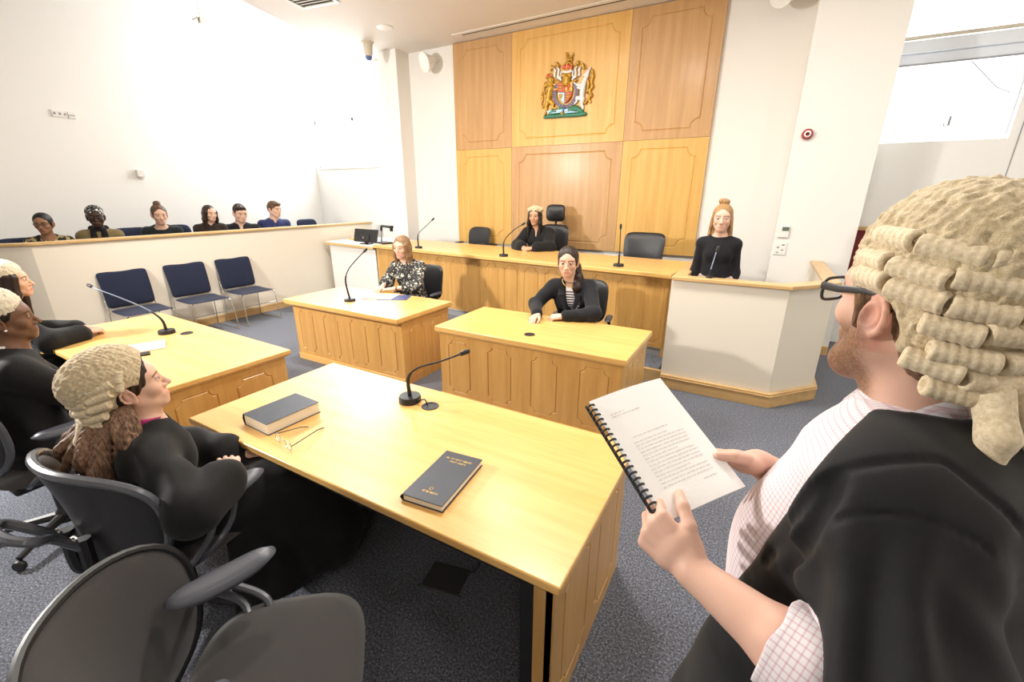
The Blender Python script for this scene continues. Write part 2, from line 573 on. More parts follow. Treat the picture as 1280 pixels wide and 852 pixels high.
M['book_cloth'] = mat_plain('dark blue book cloth', (.020, .026, .040), .42, bump=.2, bscale=700)
M['pages'] = mat_plain('cream page edges', (.82, .75, .60), .8)
M['gold'] = mat_plain('gold leaf', (.72, .48, .12), .38, metal=.55)
M['ink'] = mat_plain('grey print', (.56, .55, .54), .8)

def mat_carpet():
    m, nt, b = _mat('grey fleck carpet')
    mp = coords(nt)
    n = nd(nt, 'ShaderNodeTexNoise', Scale=105.0, Detail=4.0, Roughness=.75)
    n2 = nd(nt, 'ShaderNodeTexNoise', Scale=2.2, Detail=3.0)
    n3 = nd(nt, 'ShaderNodeTexVoronoi', Scale=260.0)
    for q in (n, n2, n3): nt.links.new(mp.outputs[0], q.inputs['Vector'])
    r = ramp(nt, [(.32, (.030, .032, .038)), (.46, (.092, .100, .124)), (.56, (.19, .205, .255)), (.68, (.40, .43, .49))])
    nt.links.new(n.outputs['Fac'], r.inputs[0])
    mx = nd(nt, 'ShaderNodeMix', data_type='RGBA', blend_type='MULTIPLY')
    mx.inputs[0].default_value = .35
    r2 = ramp(nt, [(.3, (.8, .8, .8)), (.7, (1, 1, 1))])
    nt.links.new(n2.outputs['Fac'], r2.inputs[0])
    nt.links.new(r.outputs[0], mx.inputs[6]); nt.links.new(r2.outputs[0], mx.inputs[7])
    nt.links.new(mx.outputs[2], b.inputs['Base Color'])
    bp = nd(nt, 'ShaderNodeBump', Strength=.7, Distance=.006)
    nt.links.new(n3.outputs['Distance'], bp.inputs['Height']); nt.links.new(bp.outputs[0], b.inputs['Normal'])
    b.inputs['Roughness'].default_value = .95; b.inputs['Specular IOR Level'].default_value = .1
    b.inputs['Sheen Weight'].default_value = .15
    return m
M['carpet'] = mat_carpet()
def mat_glass():
    m = bpy.data.materials.new('window glass'); m.use_nodes = True
    nt = m.node_tree; nt.nodes.clear()
    t = nt.nodes.new('ShaderNodeBsdfTransparent'); g = nd(nt, 'ShaderNodeBsdfGlossy', Roughness=.02)
    mx = nt.nodes.new('ShaderNodeMixShader'); o = nt.nodes.new('ShaderNodeOutputMaterial'); mx.inputs[0].default_value = .05
    nt.links.new(t.outputs[0], mx.inputs[1]); nt.links.new(g.outputs[0], mx.inputs[2]); nt.links.new(mx.outputs[0], o.inputs[0])
    return m
M['glass'] = mat_glass()

def struct(name, mb, mat, parent=None, **kw):
    o = mb.build(name, mat, parent, **kw)
    if parent is None: o['kind'] = 'structure'
    return o

CZ, HZ, BY = 4.20, 5.0, 6.83            # soffit height, light-well height, bench wall
struct('floor', MB().box(-10, 5, -4.5, 8, -.1, 0), M['carpet'])
struct('wall_left', MB().box(-9.0, -8.8, -4.5, 7.05, 0, 5.2), M['wall_cool'])
struct('wall_back', MB().box(-5.95, .15, BY, BY + .2, 0, 4.4), M['wall'])
w = MB()
w.box(-8.8, -6.85, BY, BY + .22, 0, 2.37)
w.box(-8.8, -8.74, BY, BY + .22, 2.37, 5.1)
w.box(-6.86, -6.30, BY + .001, BY + .22, 0, 5.1)
struct('wall_window_bay', w, M['wall_cool'])
struct('pillar_left', MB().box(-6.36, -5.95, 6.50, BY + .1, 0, 4.4), M['wall'])
struct('pier_right', MB().box(.15, .93, 6.16, BY + .2, 0, 4.4), M['wall'])
w = MB()
w.box(.93, 3.4, BY, BY + .22, 0, 2.41)
w.box(2.09, 3.4, BY, BY + .22, 2.41, 4.4)
struct('wall_window_right', w, M['wall_cool'])
struct('wall_right', MB().box(3.3, 3.5, -4.5, BY + .2, 0, 4.4), M['wall'])
struct('wall_rear', MB().box(-9.0, 3.5, -4.7, -4.5, 0, 5.2), M['wall'])
# dark joint of the boarded section beside the right window
struct('trim_1', MB().box(2.163, 2.170, BY - .006, BY - .001, 0, 4.3), M['grey_plastic'])
# soffit over the court, its edge runs slightly askew above the jury
e = lambda y: -6.34 - (y - 4.1) * .24
struct('ceiling', MB().prism([(e(-4.5), -4.5), (3.4, -4.5), (3.4, 7.0), (e(7.0), 7.0)], CZ, HZ + .05), M['ceiling'])
struct('ceiling_light_well', MB().box(-9, -4, -4.5, 7.05, HZ, HZ + .15), M['wall_cool'])

# window_1: tall bay at the end of the jury wall
wn = struct('window_1', MB().box(-8.74, -6.86, BY + .10, BY + .106, 2.37, 5.0), M['glass'])
f = MB()
f.box(-8.74, -6.86, BY + .05, BY + .12, 3.25, 3.31); f.box(-8.74, -8.69, BY + .05, BY + .12, 2.37, 5.0)
f.box(-7.61, -7.55, BY + .05, BY + .12, 2.37, 5.0); f.box(-8.74, -6.86, BY + .05, BY + .12, 2.37, 2.41)
M['frame_white'] = mat_plain('white window frame', (.74, .78, .84), .45)
f.build('window_frame', M['frame_white'], wn, bevel=.006)
MB().box(-8.74, -6.86, BY - .03, BY + .05, 2.345, 2.375).build('window_sill', M['wall_cool'], wn, bevel=.006)
# window_2: right-hand window with a blind pulled half way
wn = struct('window_2', MB().box(.93, 2.09, BY + .16, BY + .166, 2.41, 4.4), M['glass'])
f = MB()
f.box(.93, 2.09, BY + .08, BY + .20, 3.20, 3.30)
f.box(.93, 2.09, BY + .04, BY + .10, 3.30, 3.42)
f.box(2.05, 2.09, BY + .08, BY + .20, 2.41, 4.3)
f.build('window_frame', M['frame_white'], wn, bevel=.008)
MB().box(.93, 2.09, BY + .075, BY + .085, 3.185, 3.20).build('frame_seal', M['grey_plastic'], wn)
b = MB()
for k in range(34):
    z = 3.47 + k * .026
    b.add([(.95, BY + .05, z), (2.05, BY + .05, z), (2.05, BY + .075, z + .016), (.95, BY + .075, z + .016)], [(0, 1, 2, 3)])
bl = thing('venetian_blind', 'white slatted blind raised above the window frame behind the wigged man', 'blind', (0, 0, 0))
b.build('slats', M['white_plastic'], bl, weld=False)
MB().box(.94, 2.06, BY + .045, BY + .08, 3.43, 3.465).build('bottom_rail', M['beige_metal'], bl, bevel=.004)
for x in (1.06, 1.72): MB().tube([(x, BY + .047, 4.35), (x, BY + .047, 3.44)], .004, 6).build('cord', M['white_plastic'], bl)
# latch and stop marks on the lower pane
lt = thing('window_latch', 'small blue grey latch on the bright right-hand window pane', 'latch', (1.62, BY + .15, 2.62))
MB().box(-.012, .012, -.015, .005, -.05, .05).build('plate', M['grey_plastic'], lt, bevel=.004)
MB().tube([(0, -.02, -.045), (-.04, -.03, -.05), (-.05, -.03, -.02)], .008, 8).build('lever', M['grey_plastic'], lt, smooth=True)
st = MB().tube([(1.66, BY + .15, 3.19), (1.92, BY + .15, 2.92), (2.04, BY + .15, 2.86)], .006, 6).build('window_stay', M['grey_plastic'], None, smooth=True)
tag(st, 'thin grey stay bar slanting across the upper corner of the right window', 'window stay')

# skirtings
sk = MB().box(-6.88, -6.865, 1.60, 6.4, 0, .11); sk.box(-6.885, -6.86, 1.6, 6.4, .085, .105)
struct('baseboard_jury', sk, M['oak_y'], bevel=.003)
sk = MB().box(.15, .93, 6.135, 6.16, 0, .11)
struct('baseboard_right', sk, M['oak'], bevel=.003)

# raised floor under the bench, with an oak nosing on its front edge
pf = struct('floor_platform', MB().prism([(-5.6, 4.33), (-.70, 4.33), (-.70, 6.83), (-5.6, 6.83)], 0, .13), M['carpet'])
struct('trim_2', MB().box(-5.6, -.655, 4.29, 4.33, 0, .137), M['oak'], bevel=.004)
struct('floor_judges', MB().box(-5.9, -.5, 5.75, 6.83, .131, .36), M['carpet'])
struct('floor_jury', MB().box(-8.8, -7.0, -1.5, 6.83, 0, .38), M['carpet'])

# jury box front: cream partition with an oak cap; its near end turns away and catches the light
jx = -6.88
jp = struct('partition_jury', MB().prism([(jx, 1.60), (jx, 6.47), (jx - .1, 6.47), (jx - .1, 1.56), (-8.75, -.55), (-8.65, -.62)][::1], 0, 1.285), M['plaster'])
struct('trim_3', MB().prism([(jx + .03, 1.60), (jx + .03, 6.47), (jx - .13, 6.47), (jx - .13, 1.55), (-8.78, -.52), (-8.62, -.66)], 1.285, 1.315), M['oak_y'], bevel=.006)

# ------------------------------------------------------------------ panelled wall behind the judge
NR = .115
def wall_panel(x0, x1, z0, z1, mat, label):
    w, h = x1 - x0, z1 - z0
    mb = MB()
    g = .15
    grooved_board(mb, w, h, .045, [notched(g, w - g, g * .8, h - g * .8, NR)], frame((0, 0, 0), (1, 0, 0)), .011, .008)
    o = thing('wall_panel', label, 'wall panel', (x0, BY - .05, z0), 0, 'beech wall panels behind the bench')
    mb.build('board', mat, o)
    s = MB()
    for sx in (.05, w - .05):
        for sz in (.06, h - .06):
            s.lathe([(0, 0), (.009, .001), (.009, .004)], 10, Matrix.Translation((sx, 0, sz)) @ Matrix.Rotation(R(90), 4, 'X'))
    s.build('screw_caps', M['oak'], o)
xs = (-4.945, -3.815, -1.955, -.795)
zs = (1.0, 2.575, 4.19)
G = .004
wall_panel(xs[0], xs[1] - G, zs[1] + G, zs[2], M['panel_warm'], 'reddish beech panel, upper left of the six behind the judge')
wall_panel(xs[1], xs[2] - G, zs[1] + G, zs[2], M['panel_gold'], 'wide golden beech panel that carries the coat of arms')
wall_panel(xs[2], xs[3], zs[1] + G, zs[2], M['panel_warm'], 'reddish beech panel, upper right of the six behind the judge')
wall_panel(xs[0], xs[1] - G, zs[0], zs[1], M['panel_gold'], 'golden beech panel, lower left of the six behind the judge')
wall_panel(xs[1], xs[2] - G, zs[0], zs[1], M['panel_warm'], 'wide reddish beech panel directly behind the judge')
wall_panel(xs[2], xs[3], zs[0], zs[1], M['panel_gold'], 'golden beech panel, lower right behind the empty leather chair')

# ------------------------------------------------------------------ daylight, flash and added ceiling fill
def area(name, loc, rot, sx, sy, power, col=(1, 1, 1), shape='RECTANGLE'):
    ld = bpy.data.lights.new(name, 'AREA'); ld.shape = shape; ld.size = sx; ld.size_y = sy; ld.energy = power; ld.color = col
    o = bpy.data.objects.new(name, ld); COL.objects.link(o); o.location = loc; o.rotation_euler = rot
    return o
area('daylight_bay_window', (-7.8, BY + .45, 3.75), (R(-80), 0, 0), 2.1, 2.8, 230, (.93, .97, 1))
area('daylight_right_window', (1.5, BY + .6, 3.3), (R(-80), 0, 0), 1.5, 2.0, 45, (.93, .97, 1))
wd = bpy.data.worlds.new('daylight'); bpy.context.scene.world = wd; wd.use_nodes = True
bg = wd.node_tree.nodes['Background']; bg.inputs[0].default_value = (1.0, .985, .96, 1); bg.inputs[1].default_value = 3.0
# flash head on a stand out of shot on the left: it throws the shadows seen on the bench, the panels and the right-hand wall
ld = bpy.data.lights.new('studio_flash', 'SPOT'); ld.energy = 830; ld.shadow_soft_size = .20; ld.spot_size = R(130); ld.spot_blend = .5; ld.color = (1, .965, .91)
lo = bpy.data.objects.new('studio_flash', ld); COL.objects.link(lo); lo.location = (-5.7, -.5, 2.75)
lo.rotation_euler = (Vector((-1.8, 4.5, 1.0)) - lo.location).to_track_quat('-Z', 'Y').to_euler()

for k, (x, y, pw) in enumerate(((1.6, 3.0, 30), (.3, 3.4, 34), (-1.6, 3.2, 80), (-4.2, 3.2, 80), (-2.8, 4.6, 20), (1.2, .2, 14), (-1.8, -2.6, 12), (1.6, -2.6, 22))):  # unseen fill lamps added under the soffit to brighten floor, desks and papers
    area('added_ceiling_fill', (x, y, CZ - .02), (0, 0, 0), .45, .45, pw, (1, .95, .88), 'DISK')
# ------------------------------------------------------------------ desks
def desk(name, label, x0, x1, y0, y1, board, group, H=.72, slab=.034, over=.03, npan=4, rotz=0, front_over=.03, label_extra=None):
    """board: 'near' = panelled front faces the camera side (-y), 'far' = faces the bench (+y)"""
    w, d = x1 - x0, y1 - y0
    root = thing(name, label, 'desk', ((x0 + x1) / 2, (y0 + y1) / 2, 0), rotz, group)
    X, Y = w / 2, d / 2
    MB().box(-X, X, -Y, Y, H - slab, H).build('worktop', M['beech'], root, bevel=.006)
    lip = MB()
    lip.box(-X + .012, X - .012, -Y + .012, Y - .012, H - slab - .012, H - slab)
    lip.build('worktop_underlay', M['beech_y'], root, bevel=.003)
    zt = H - slab - .012
    sgn = -1 if board == 'near' else 1
    yb = sgn * (Y - front_over)
    # long panelled board
    mb = MB()
    bw = 2 * (X - over)
    pitch = bw / npan
    ols = [notched(pitch * (i + .5) - pitch * .27, pitch * (i + .5) + pitch * .27, .11, zt - .065, .042) for i in range(npan)]
    if board == 'near': F = frame((-X + over, yb, 0), (1, 0, 0))
    else: F = frame((X - over, yb, 0), (-1, 0, 0))
    grooved_board(mb, bw, zt, .022, ols, F, .006, .006)
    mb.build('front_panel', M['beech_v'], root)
    pl = MB(); ya, yc = sorted((yb, yb + sgn * .010))
    pl.box(-X + over, X - over, ya, yc, 0, .075)
    pl.build('plinth', M['beech'], root, bevel=.003)
    # side panels
    yi = -sgn * (Y - .035)
    lo, hi = min(yb, yi), max(yb, yi)
    if sgn < 0: lo += .0225
    else: hi -= .0225
    sd = hi - lo
    so = [notched(sd * a, sd * b, .09, zt - .07, .045) for a, b in ((.12, .42), (.58, .88))]
    for sx in (1, -1):
        mb = MB()
        F = frame((X - over, lo, 0), (0, 1, 0)) if sx > 0 else frame((-X + over, hi, 0), (0, -1, 0))
        grooved_board(mb, sd, zt, .03, so, F, .006, .006)
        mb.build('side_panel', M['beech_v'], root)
        p = MB(); yp = sorted((yi, yi + sgn * .045))
        xa, xb = sorted((sx * (X - over - .002), sx * (X - over - .075)))
        p.box(xa, xb, yp[0], yp[1], 0, zt)
        p.build('post', M['beech_v'], root, bevel=.004)
        p = MB(); yp = sorted((yi + sgn * .005, yi + sgn * .055))
        xa, xb = sorted((sx * (X - over - .078), sx * (X - over - .125)))
        p.box(xa, xb, yp[0], yp[1], .0, zt - .03)
        p.box(xa, xb, -Y + .1, Y - .1, .0, .03)
        p.build('steel_leg', M['black_metal'], root, bevel=.003)
    b = MB(); yp = sorted((yi + sgn * .01, yi + sgn * .05))
    b.box(-X + over + .08, X - over - .08, yp[0], yp[1], zt - .05, zt)
    b.build('steel_rail', M['black_metal'], root, bevel=.003)
    return root

G1 = 'panelled beech court desks'
desk('court_desk', 'large beech desk in front with two law books and a microphone', -2.443, -.348, .92, 1.828, 'far', G1, front_over=.04)
desk('court_desk', 'beech desk at left where two wigged barristers sit', -5.03, -2.945, .955, 1.87, 'far', G1, rotz=R(-1.2), front_over=.04)
desk('court_desk', 'panelled beech desk where the woman in the floral blouse sits', -4.535, -2.833, 2.859, 3.711, 'near', G1, slab=.045, front_over=.085, over=.03)
desk('court_desk', 'panelled beech desk where the woman in the striped top sits', -2.404, -.68, 2.873, 3.698, 'near', G1, slab=.045, front_over=.035)

# ------------------------------------------------------------------ judges' bench
BA = math.atan2(4.65 - 5.085, -.733 + 5.43)
bw = math.hypot(5.43 - .733, 5.085 - 4.65)
bench = thing('judges_bench', 'long raised beech bench with panelled front below the coat of arms', 'bench', (-5.43, 5.085, .13), BA)
HB = 1.06 - .13
MB().box(-.0, bw, 0, 1.08, HB - .05, HB).build('worktop', M['beech'], bench, bevel=.008)
mb = MB()
n = 15; pitch = (bw - .02) / n
grooved_board(mb, bw - .02, HB - .05 - .10, .03, [notched(pitch * (i + .5) - pitch * .33, pitch * (i + .5) + pitch * .33, .05, HB - .20, .05) for i in range(n)], frame((.01, .06, .10), (1, 0, 0)), .006, .006)
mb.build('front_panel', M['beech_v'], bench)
MB().box(.01, bw - .01, .075, .095, .0, .085).build('plinth', M['grey_plastic'], bench)
MB().box(.01, bw - .01, .07, .095, .085, .099).build('plinth_strip', M['white_plastic'], bench)
MB().box(bw - .035, bw - .005, .06, 1.05, .0, HB - .05).build('end_panel', M['beech_v'], bench)
# the bench is continued to the left by a white counter with an oak edge
sc_ = thing('side_counter', 'white boxed counter with wood edge carrying the monitor left of the bench', 'counter', (0, 0, 0))
top = [(-6.78, 5.25), (-5.44, 5.10), (-5.44, 6.2), (-6.40, 6.35), (-6.78, 6.30)]
MB().prism([(-6.72, 5.29), (-5.45, 5.15), (-5.45, 6.2), (-6.72, 6.3)], 0, .985).build('front', M['wall'], sc_)
MB().prism(top, 1.0, 1.035).build('worktop', M['white_plastic'], sc_, bevel=.004)
MB().prism([(-6.79, 5.24), (-5.44, 5.09), (-5.44, 5.12), (-6.78, 5.27)], .982, 1.025).build('edge_strip', M['oak'], sc_, bevel=.003)
MB().box(-6.6, -6.2, 5.62, 5.66, 1.035, 1.075).build('screen_ledge', M['oak'], sc_, bevel=.003)

# ------------------------------------------------------------------ witness box
P0, P1, P2, P3 = (-.655, 4.24), (.29, 4.24), (.655, 4.65), (.655, 6.15)
wb = thing('witness_box', 'cream walled witness box with wooden rail and oak plinth', 'witness box', (0, 0, 0))
def offset_poly(pts, t):
    """open polyline -> points moved to its left by t"""
    out = []
    for i, p in enumerate(pts):
        ns = []
        for a, b in ((i - 1, i), (i, i + 1)):
            if 0 <= a and b < len(pts):
                dx, dy = pts[b][0] - pts[a][0], pts[b][1] - pts[a][1]; L = math.hypot(dx, dy); ns.append((-dy / L, dx / L))
        if len(ns) == 1: nx, ny = ns[0]; k = 1
        else:
            nx, ny = ns[0][0] + ns[1][0], ns[0][1] + ns[1][1]; L = math.hypot(nx, ny); nx /= L; ny /= L; k = 1 / max(.3, nx * ns[0][0] + ny * ns[0][1])
        out.append((p[0] + nx * t * k, p[1] + ny * t * k))
    return out
def band(pts, t0, t1, z0, z1):
    a, b = offset_poly(pts, t0), offset_poly(pts, t1)
    mb = MB(); n = len(pts)
    for i in range(n - 1):
        mb.prism([a[i], a[i + 1], b[i + 1], b[i]], z0, z1)
    return mb
line = [P0, P1, P2, P3]
band(line, 0, .09, 0, 1.082).build('wall', M['plaster'], wb)
band(line, -.03, .10, 1.082, 1.117).build('rail', M['oak'], wb, bevel=.006)
band(line[:3] + [(.655, 5.2)], -.038, .0, 0, .137).build('plinth', M['oak'], wb, bevel=.004)
band(line[:3] + [(.655, 5.2)], -.045, .0, .108, .116).build('plinth_bead', M['oak_y'], wb, bevel=.002)
MB().box(-.655, -.565, 4.33, 4.72, .0, 1.05).build('side_wall', M['plaster'], wb)
MB().box(-.67, -.55, 4.33, 5.9, 1.062, 1.10).build('side_rail', M['oak_y'], wb, bevel=.005)
MB().prism([(-.6, 4.3), (.28, 4.3), (.6, 4.67), (.6, 6.15), (-.6, 6.15)], .0, .134).build('step', M['carpet'], wb)

# ------------------------------------------------------------------ microphones
def microphone(label, base, path, r=.06, h=.028, stem=.012, group='gooseneck desk microphones', kind='black'):
    o = thing('microphone', label, 'microphone', base, 0, group)
    MB().lathe([(0, 0), (r, 0), (r, h * .7), (r * .93, h), (0, h)], 28).build('base', M['black'], o, smooth=True)
    pts = bezier([(0, 0, h)] + path, 10)
    k = int(len(pts) * .36)
    MB().tube(pts[:k + 1], [stem * (1 - .35 * i / k) for i in range(k + 1)], 10).build('stem', M['black'], o, smooth=True)
    MB().tube(pts[k:], .0052, 8).build('gooseneck', M['black'] if kind == 'black' else M['steel_neck'], o, smooth=True)
    e1 = Vector(pts[-1]); dr = (e1 - Vector(pts[-4])).normalized()
    MB().tube([e1 - dr * .012, e1 - dr * .004, e1 + dr * .03, e1 + dr * .042, e1 + dr * .048], [.006, .0125, .0135, .011, .005], 12).build('head', M['black'], o, smooth=True)
    return o
microphone('black gooseneck microphone on the front desk beside the grommet', (-1.575, 1.64, .721),
           [(.0, .0, .14), (.05, .028, .20), (.16, .09, .24), (.262, .147, .285)], .062, .035)
microphone('silver-necked microphone on the left desk, leaning towards the jury', (-4.195, 1.59, .7205),
           [(-.01, -.01, .12), (-.10, -.05, .20), (-.26, -.13, .285), (-.42, -.215, .36), (-.50, -.235, .385)], .06, .03, kind='chrome')
microphone('tall microphone on the desk of the woman in floral blouse', (-3.81, 3.165, .721),
           [(-.02, -.01, .22), (.02, .01, .34), (.10, .05, .44), (.19, .10, .535)], .06, .028)
microphone('bench microphone at the left end, before the small empty chair', (-4.50, 5.12, 1.061),
           [(.0, 0, .17), (.03, .02, .24), (.12, .07, .33), (.2, .11, .41)], .055)
microphone('bench microphone in front of the judge', (-2.92, 4.98, 1.061),
           [(.0, 0, .16), (.03, .02, .24), (.12, .07, .34), (.21, .12, .405)], .06)
microphone('bench microphone upright before the empty leather chair on the right', (-1.36, 4.92, 1.061),
           [(.0, 0, .16), (-.005, .0, .28), (-.01, 0, .42)], .06)
microphone('slim microphone on the witness box rail, before the woman in black', (-.345, 4.30, 1.118),
           [(.0, .01, .05), (.008, .03, .12), (.02, .06, .21), (.025, .065, .235)], .03, .02, .006, kind='chrome')

def grommet(label, loc, r=.045):
    o = thing('cable_grommet', label, 'cable grommet', loc, 0, 'desk cable grommets')
    MB().lathe([(0, .001), (r * .72, .001), (r * .75, .004), (r, .004), (r * 1.02, 0)], 28).build('ring', M['black'], o, smooth=True)
    return o
g_ = grommet('black cable grommet on the front desk beside the microphone base', (-1.435, 1.645, .72), .047)
cb = MB().tube(bezier([(-1.52, 1.645, .728), (-1.49, 1.63, .75), (-1.465, 1.64, .755), (-1.455, 1.645, .722)], 8), .0035, 6).build('microphone_cable', M['black'], None, smooth=True)
tag(cb, 'short black cable looping from front microphone into the grommet', 'cable')
grommet('black cable grommet on the left desk beyond the silver microphone', (-4.05, 1.67, .7205))
grommet('black cable grommet in front of the hands of the striped top woman', (-1.551, 3.073, .72))

# ------------------------------------------------------------------ books, papers, spectacles
def book(label, corner, along, across, length, width, thick, lettering=None, spine_round=True):
    """corner on the table, along = direction of the spine (2d), across = from spine to fore-edge"""
    ax = Vector((along[0], along[1], 0)).normalized(); az = Vector((0, 0, 1)); ac = az.cross(ax)
    if ac.dot(Vector((across[0], across[1], 0))) < 0: ac = -ac
    rot = math.atan2(ax.y, ax.x)
    o = thing('law_book', label, 'book', corner, rot, 'law books on the front desk')
    s = 1 if (Matrix.Rotation(-rot, 3, 'Z') @ ac).y > 0 else -1
    c = .0035
    MB().box(0, length, min(0, s * width), max(0, s * width), 0, c).box(0, length, min(0, s * width), max(0, s * width), thick - c, thick).build('cover', M['book_cloth'], o, bevel=.0012)
    mb = MB(); n = 8
    prof = [(-s * (.012 * math.sin(PI * i / n)), thick * i / n) for i in range(n + 1)]
    vs = [(0, y, z) for y, z in prof] + [(length, y, z) for y, z in prof] + [(0, y + s * .004, z) for y, z in prof] + [(length, y + s * .004, z) for y, z in prof]
    m = n + 1; fs = []
    for i in range(n):
        fs += [(i, i + 1, m + i + 1, m + i), (2 * m + i, 3 * m + i, 3 * m + i + 1, 2 * m + i + 1), (i, 2 * m + i, 2 * m + i + 1, i + 1), (m + i, m + i + 1, 3 * m + i + 1, 3 * m + i)]
    mb.add(vs, fs).build('spine', M['book_cloth'], o, smooth=True)
    pg = MB(); a = .004
    y0, y1 = s * .002, s * (width - .005)
    pg.box(a, length - a, min(y0, y1), max(y0, y1), c, thick - c)
    pg.build('pages', M['pages'], o)
    return o, s
bk, s = book('thick blue-black law book lying beside the reading glasses', (-2.115, 1.025, .72), (.04, 1), (1, 0), .285, .205, .062)
bk2, s2 = book('thinner blue-black law book with gold lettering on the cover', (-1.025, .987, .72), (-.105, 1), (1, 0), .322, .176, .030)
# the gold lettering on the cover is too small to read in the place: short worn strokes of gold leaf, plus a little ring device
rl = random.Random(11)
def gilt_line(x, half, h):
    mb = MB(); y = -half
    while y < half:
        wd = rl.uniform(.0035, .0065)
        if rl.random() < .14: y += .004; continue
        k = rl.random()
        yy = s2 * .088 - y
        mb.box(x - h / 2, x + h / 2, yy - .0010, yy, .0300, .0304)
        if k < .7: mb.box(x + (h / 2 - .0016 if k < .35 else -h / 2), x + (h / 2 if k < .35 else -h / 2 + .0016), yy - wd * .8, yy, .0300, .0304)
        if k > .3: mb.box(x - h / 2, x + h / 2, yy - wd * .8, yy - wd * .8 + .0010, .0300, .0304)
        y += wd
    return mb.build('gilt_lettering', M['gold'], bk2)
gilt_line(.276, .062, .010); gilt_line(.256, .038, .009); gilt_line(.050, .036, .010)
MB().tube([(.070 + .008 * math.cos(t), s2 * .083 + .006 * math.sin(t), .0303) for t in np.linspace(0, 2 * PI, 18)[:-1]], .0014, 6, closed=True).build('gilt_device', M['gold'], bk2, smooth=True)

gl = thing('reading_glasses', 'folded open reading glasses beside the thick law book', 'glasses', (0, 0, .72))
rim = MB(); arm = MB()
ga, gb = Vector((-1.800, .985, .02)), Vector((-1.675, .975, .02))
M['lens'] = mat_glass()
for c, nm in ((Vector((-1.822, 1.012, .021)), 0), (Vector((-1.720, .995, .021)), 1)):
    ring = [c + Vector((math.cos(t) * .032 * .97, math.cos(t) * -.006, math.sin(t) * .021)) for t in np.linspace(0, 2 * PI, 22)[:-1]]
    rm = MB().tube(ring, .0022, 6, closed=True).build('rim', M['chrome'], gl, smooth=True)
    MB().add(ring, [tuple(range(len(ring)))]).build('lens', M['lens'], gl)
MB().tube(bezier([(-1.79, 1.006, .026), (-1.771, 1.003, .031), (-1.752, 1.0, .026)], 6), .002, 6).build('bridge', M['chrome'], gl, smooth=True)
for a, b in (((-1.853, 1.017, .028), (-1.815, 1.165, .012)), ((-1.688, .99, .028), (-1.745, 1.20, .010))):
    a, b = Vector(a), Vector(b); d = (b - a)
    MB().tube([a, a + d * .5, a + d * .8, b + Vector((0, 0, -.008))], [.0026, .0024, .003, .0026], 6).build('temple', M['black'], gl, smooth=True)

def sheet(name, label, cat, pts, z, thick, mat, group=None):
    mb = MB().prism(pts, z, z + thick)
    return tag(mb.build(name, mat, None), label, cat, group)
def rectat(cx, cy, w, h, a):
    c, s = math.cos(a), math.sin(a)
    return [(cx + c * x - s * y, cy + s * x + c * y) for x, y in ((-w / 2, -h / 2), (w / 2, -h / 2), (w / 2, h / 2), (-w / 2, h / 2))]
sheet('blue_folder', 'dark blue folder under the papers of the woman in floral blouse', 'folder', rectat(-3.50, 3.53, .33, .25, R(28)), .7205, .004, mat_plain('blue card', (.045, .06, .17), .5))
sheet('paper_stack', 'white papers under the hand of the woman in floral blouse', 'papers', rectat(-3.66, 3.47, .34, .25, R(22)), .725, .006, M['paper'], 'loose papers on desks')
sheet('paper_stack', 'white sheet lying left of the floral woman\'s papers', 'papers', rectat(-3.84, 3.42, .30, .22, R(12)), .7205, .002, M['paper'], 'loose papers on desks')
sheet('paper_stack', 'white papers on the left desk behind the near barrister\'s wig', 'papers', rectat(-3.93, 1.30, .22, .30, R(-22)), .7205, .010, M['paper'], 'loose papers on desks')
pd = sheet('phone', 'small dark phone beside the papers on the left desk', 'phone', rectat(-3.765, 1.22, .07, .14, R(-22)), .7205, .010, M['black'])

# ------------------------------------------------------------------ cushions and chairs
def cushion(w, h, t, sq=3.2, bow=0.0, arch=0.0, n=14, taper=0.0, puff=.6):
    """upholstered pad in the local xz plane, front towards -y: superellipse outline w x h, bow curves it round z, arch round x"""
    mb = MB(); vs = []
    g = np.linspace(-1, 1, n + 1)
    def mp(u, v):
        m = max(abs(u), abs(v))
        if m < 1e-9: return 0, 0, 0
        L = (abs(u) ** sq + abs(v) ** sq) ** (1 / sq)
        return u * m / L, v * m / L, m
    for side in (-1, 1):
        for v in g:
            for u in g:
                a, b, m = mp(u, v)
                x = a * w / 2 * (1 + taper * b); z = b * h / 2
                th = t / 2 * (1 - m ** 5 * .999) ** .5
                th = th * (puff + (1 - puff) * (1 - m * m)) if side < 0 else th * .8
                y = side * th + bow * (2 * x / w) ** 2 * -1 + arch * (2 * z / h) ** 2 * -1
                vs.append((x, y, z))
    k = n + 1; fs = []
    for s_ in (0, 1):
        o = s_ * k * k
        for j in range(n):
            for i in range(n):
                q = (o + j * k + i, o + j * k + i + 1, o + (j + 1) * k + i + 1, o + (j + 1) * k + i)
                fs.append(q if s_ == 0 else q[::-1])
    rim = [i for i in range(n)] + [j * k + n for j in range(n)] + [n * k + i for i in range(n, 0, -1)] + [j * k for j in range(n, 0, -1)]
    for a, b in zip(rim, rim[1:] + rim[:1]):
        fs.append((b, a, a + k * k, b + k * k))
    mb.add(vs, fs)
    return mb

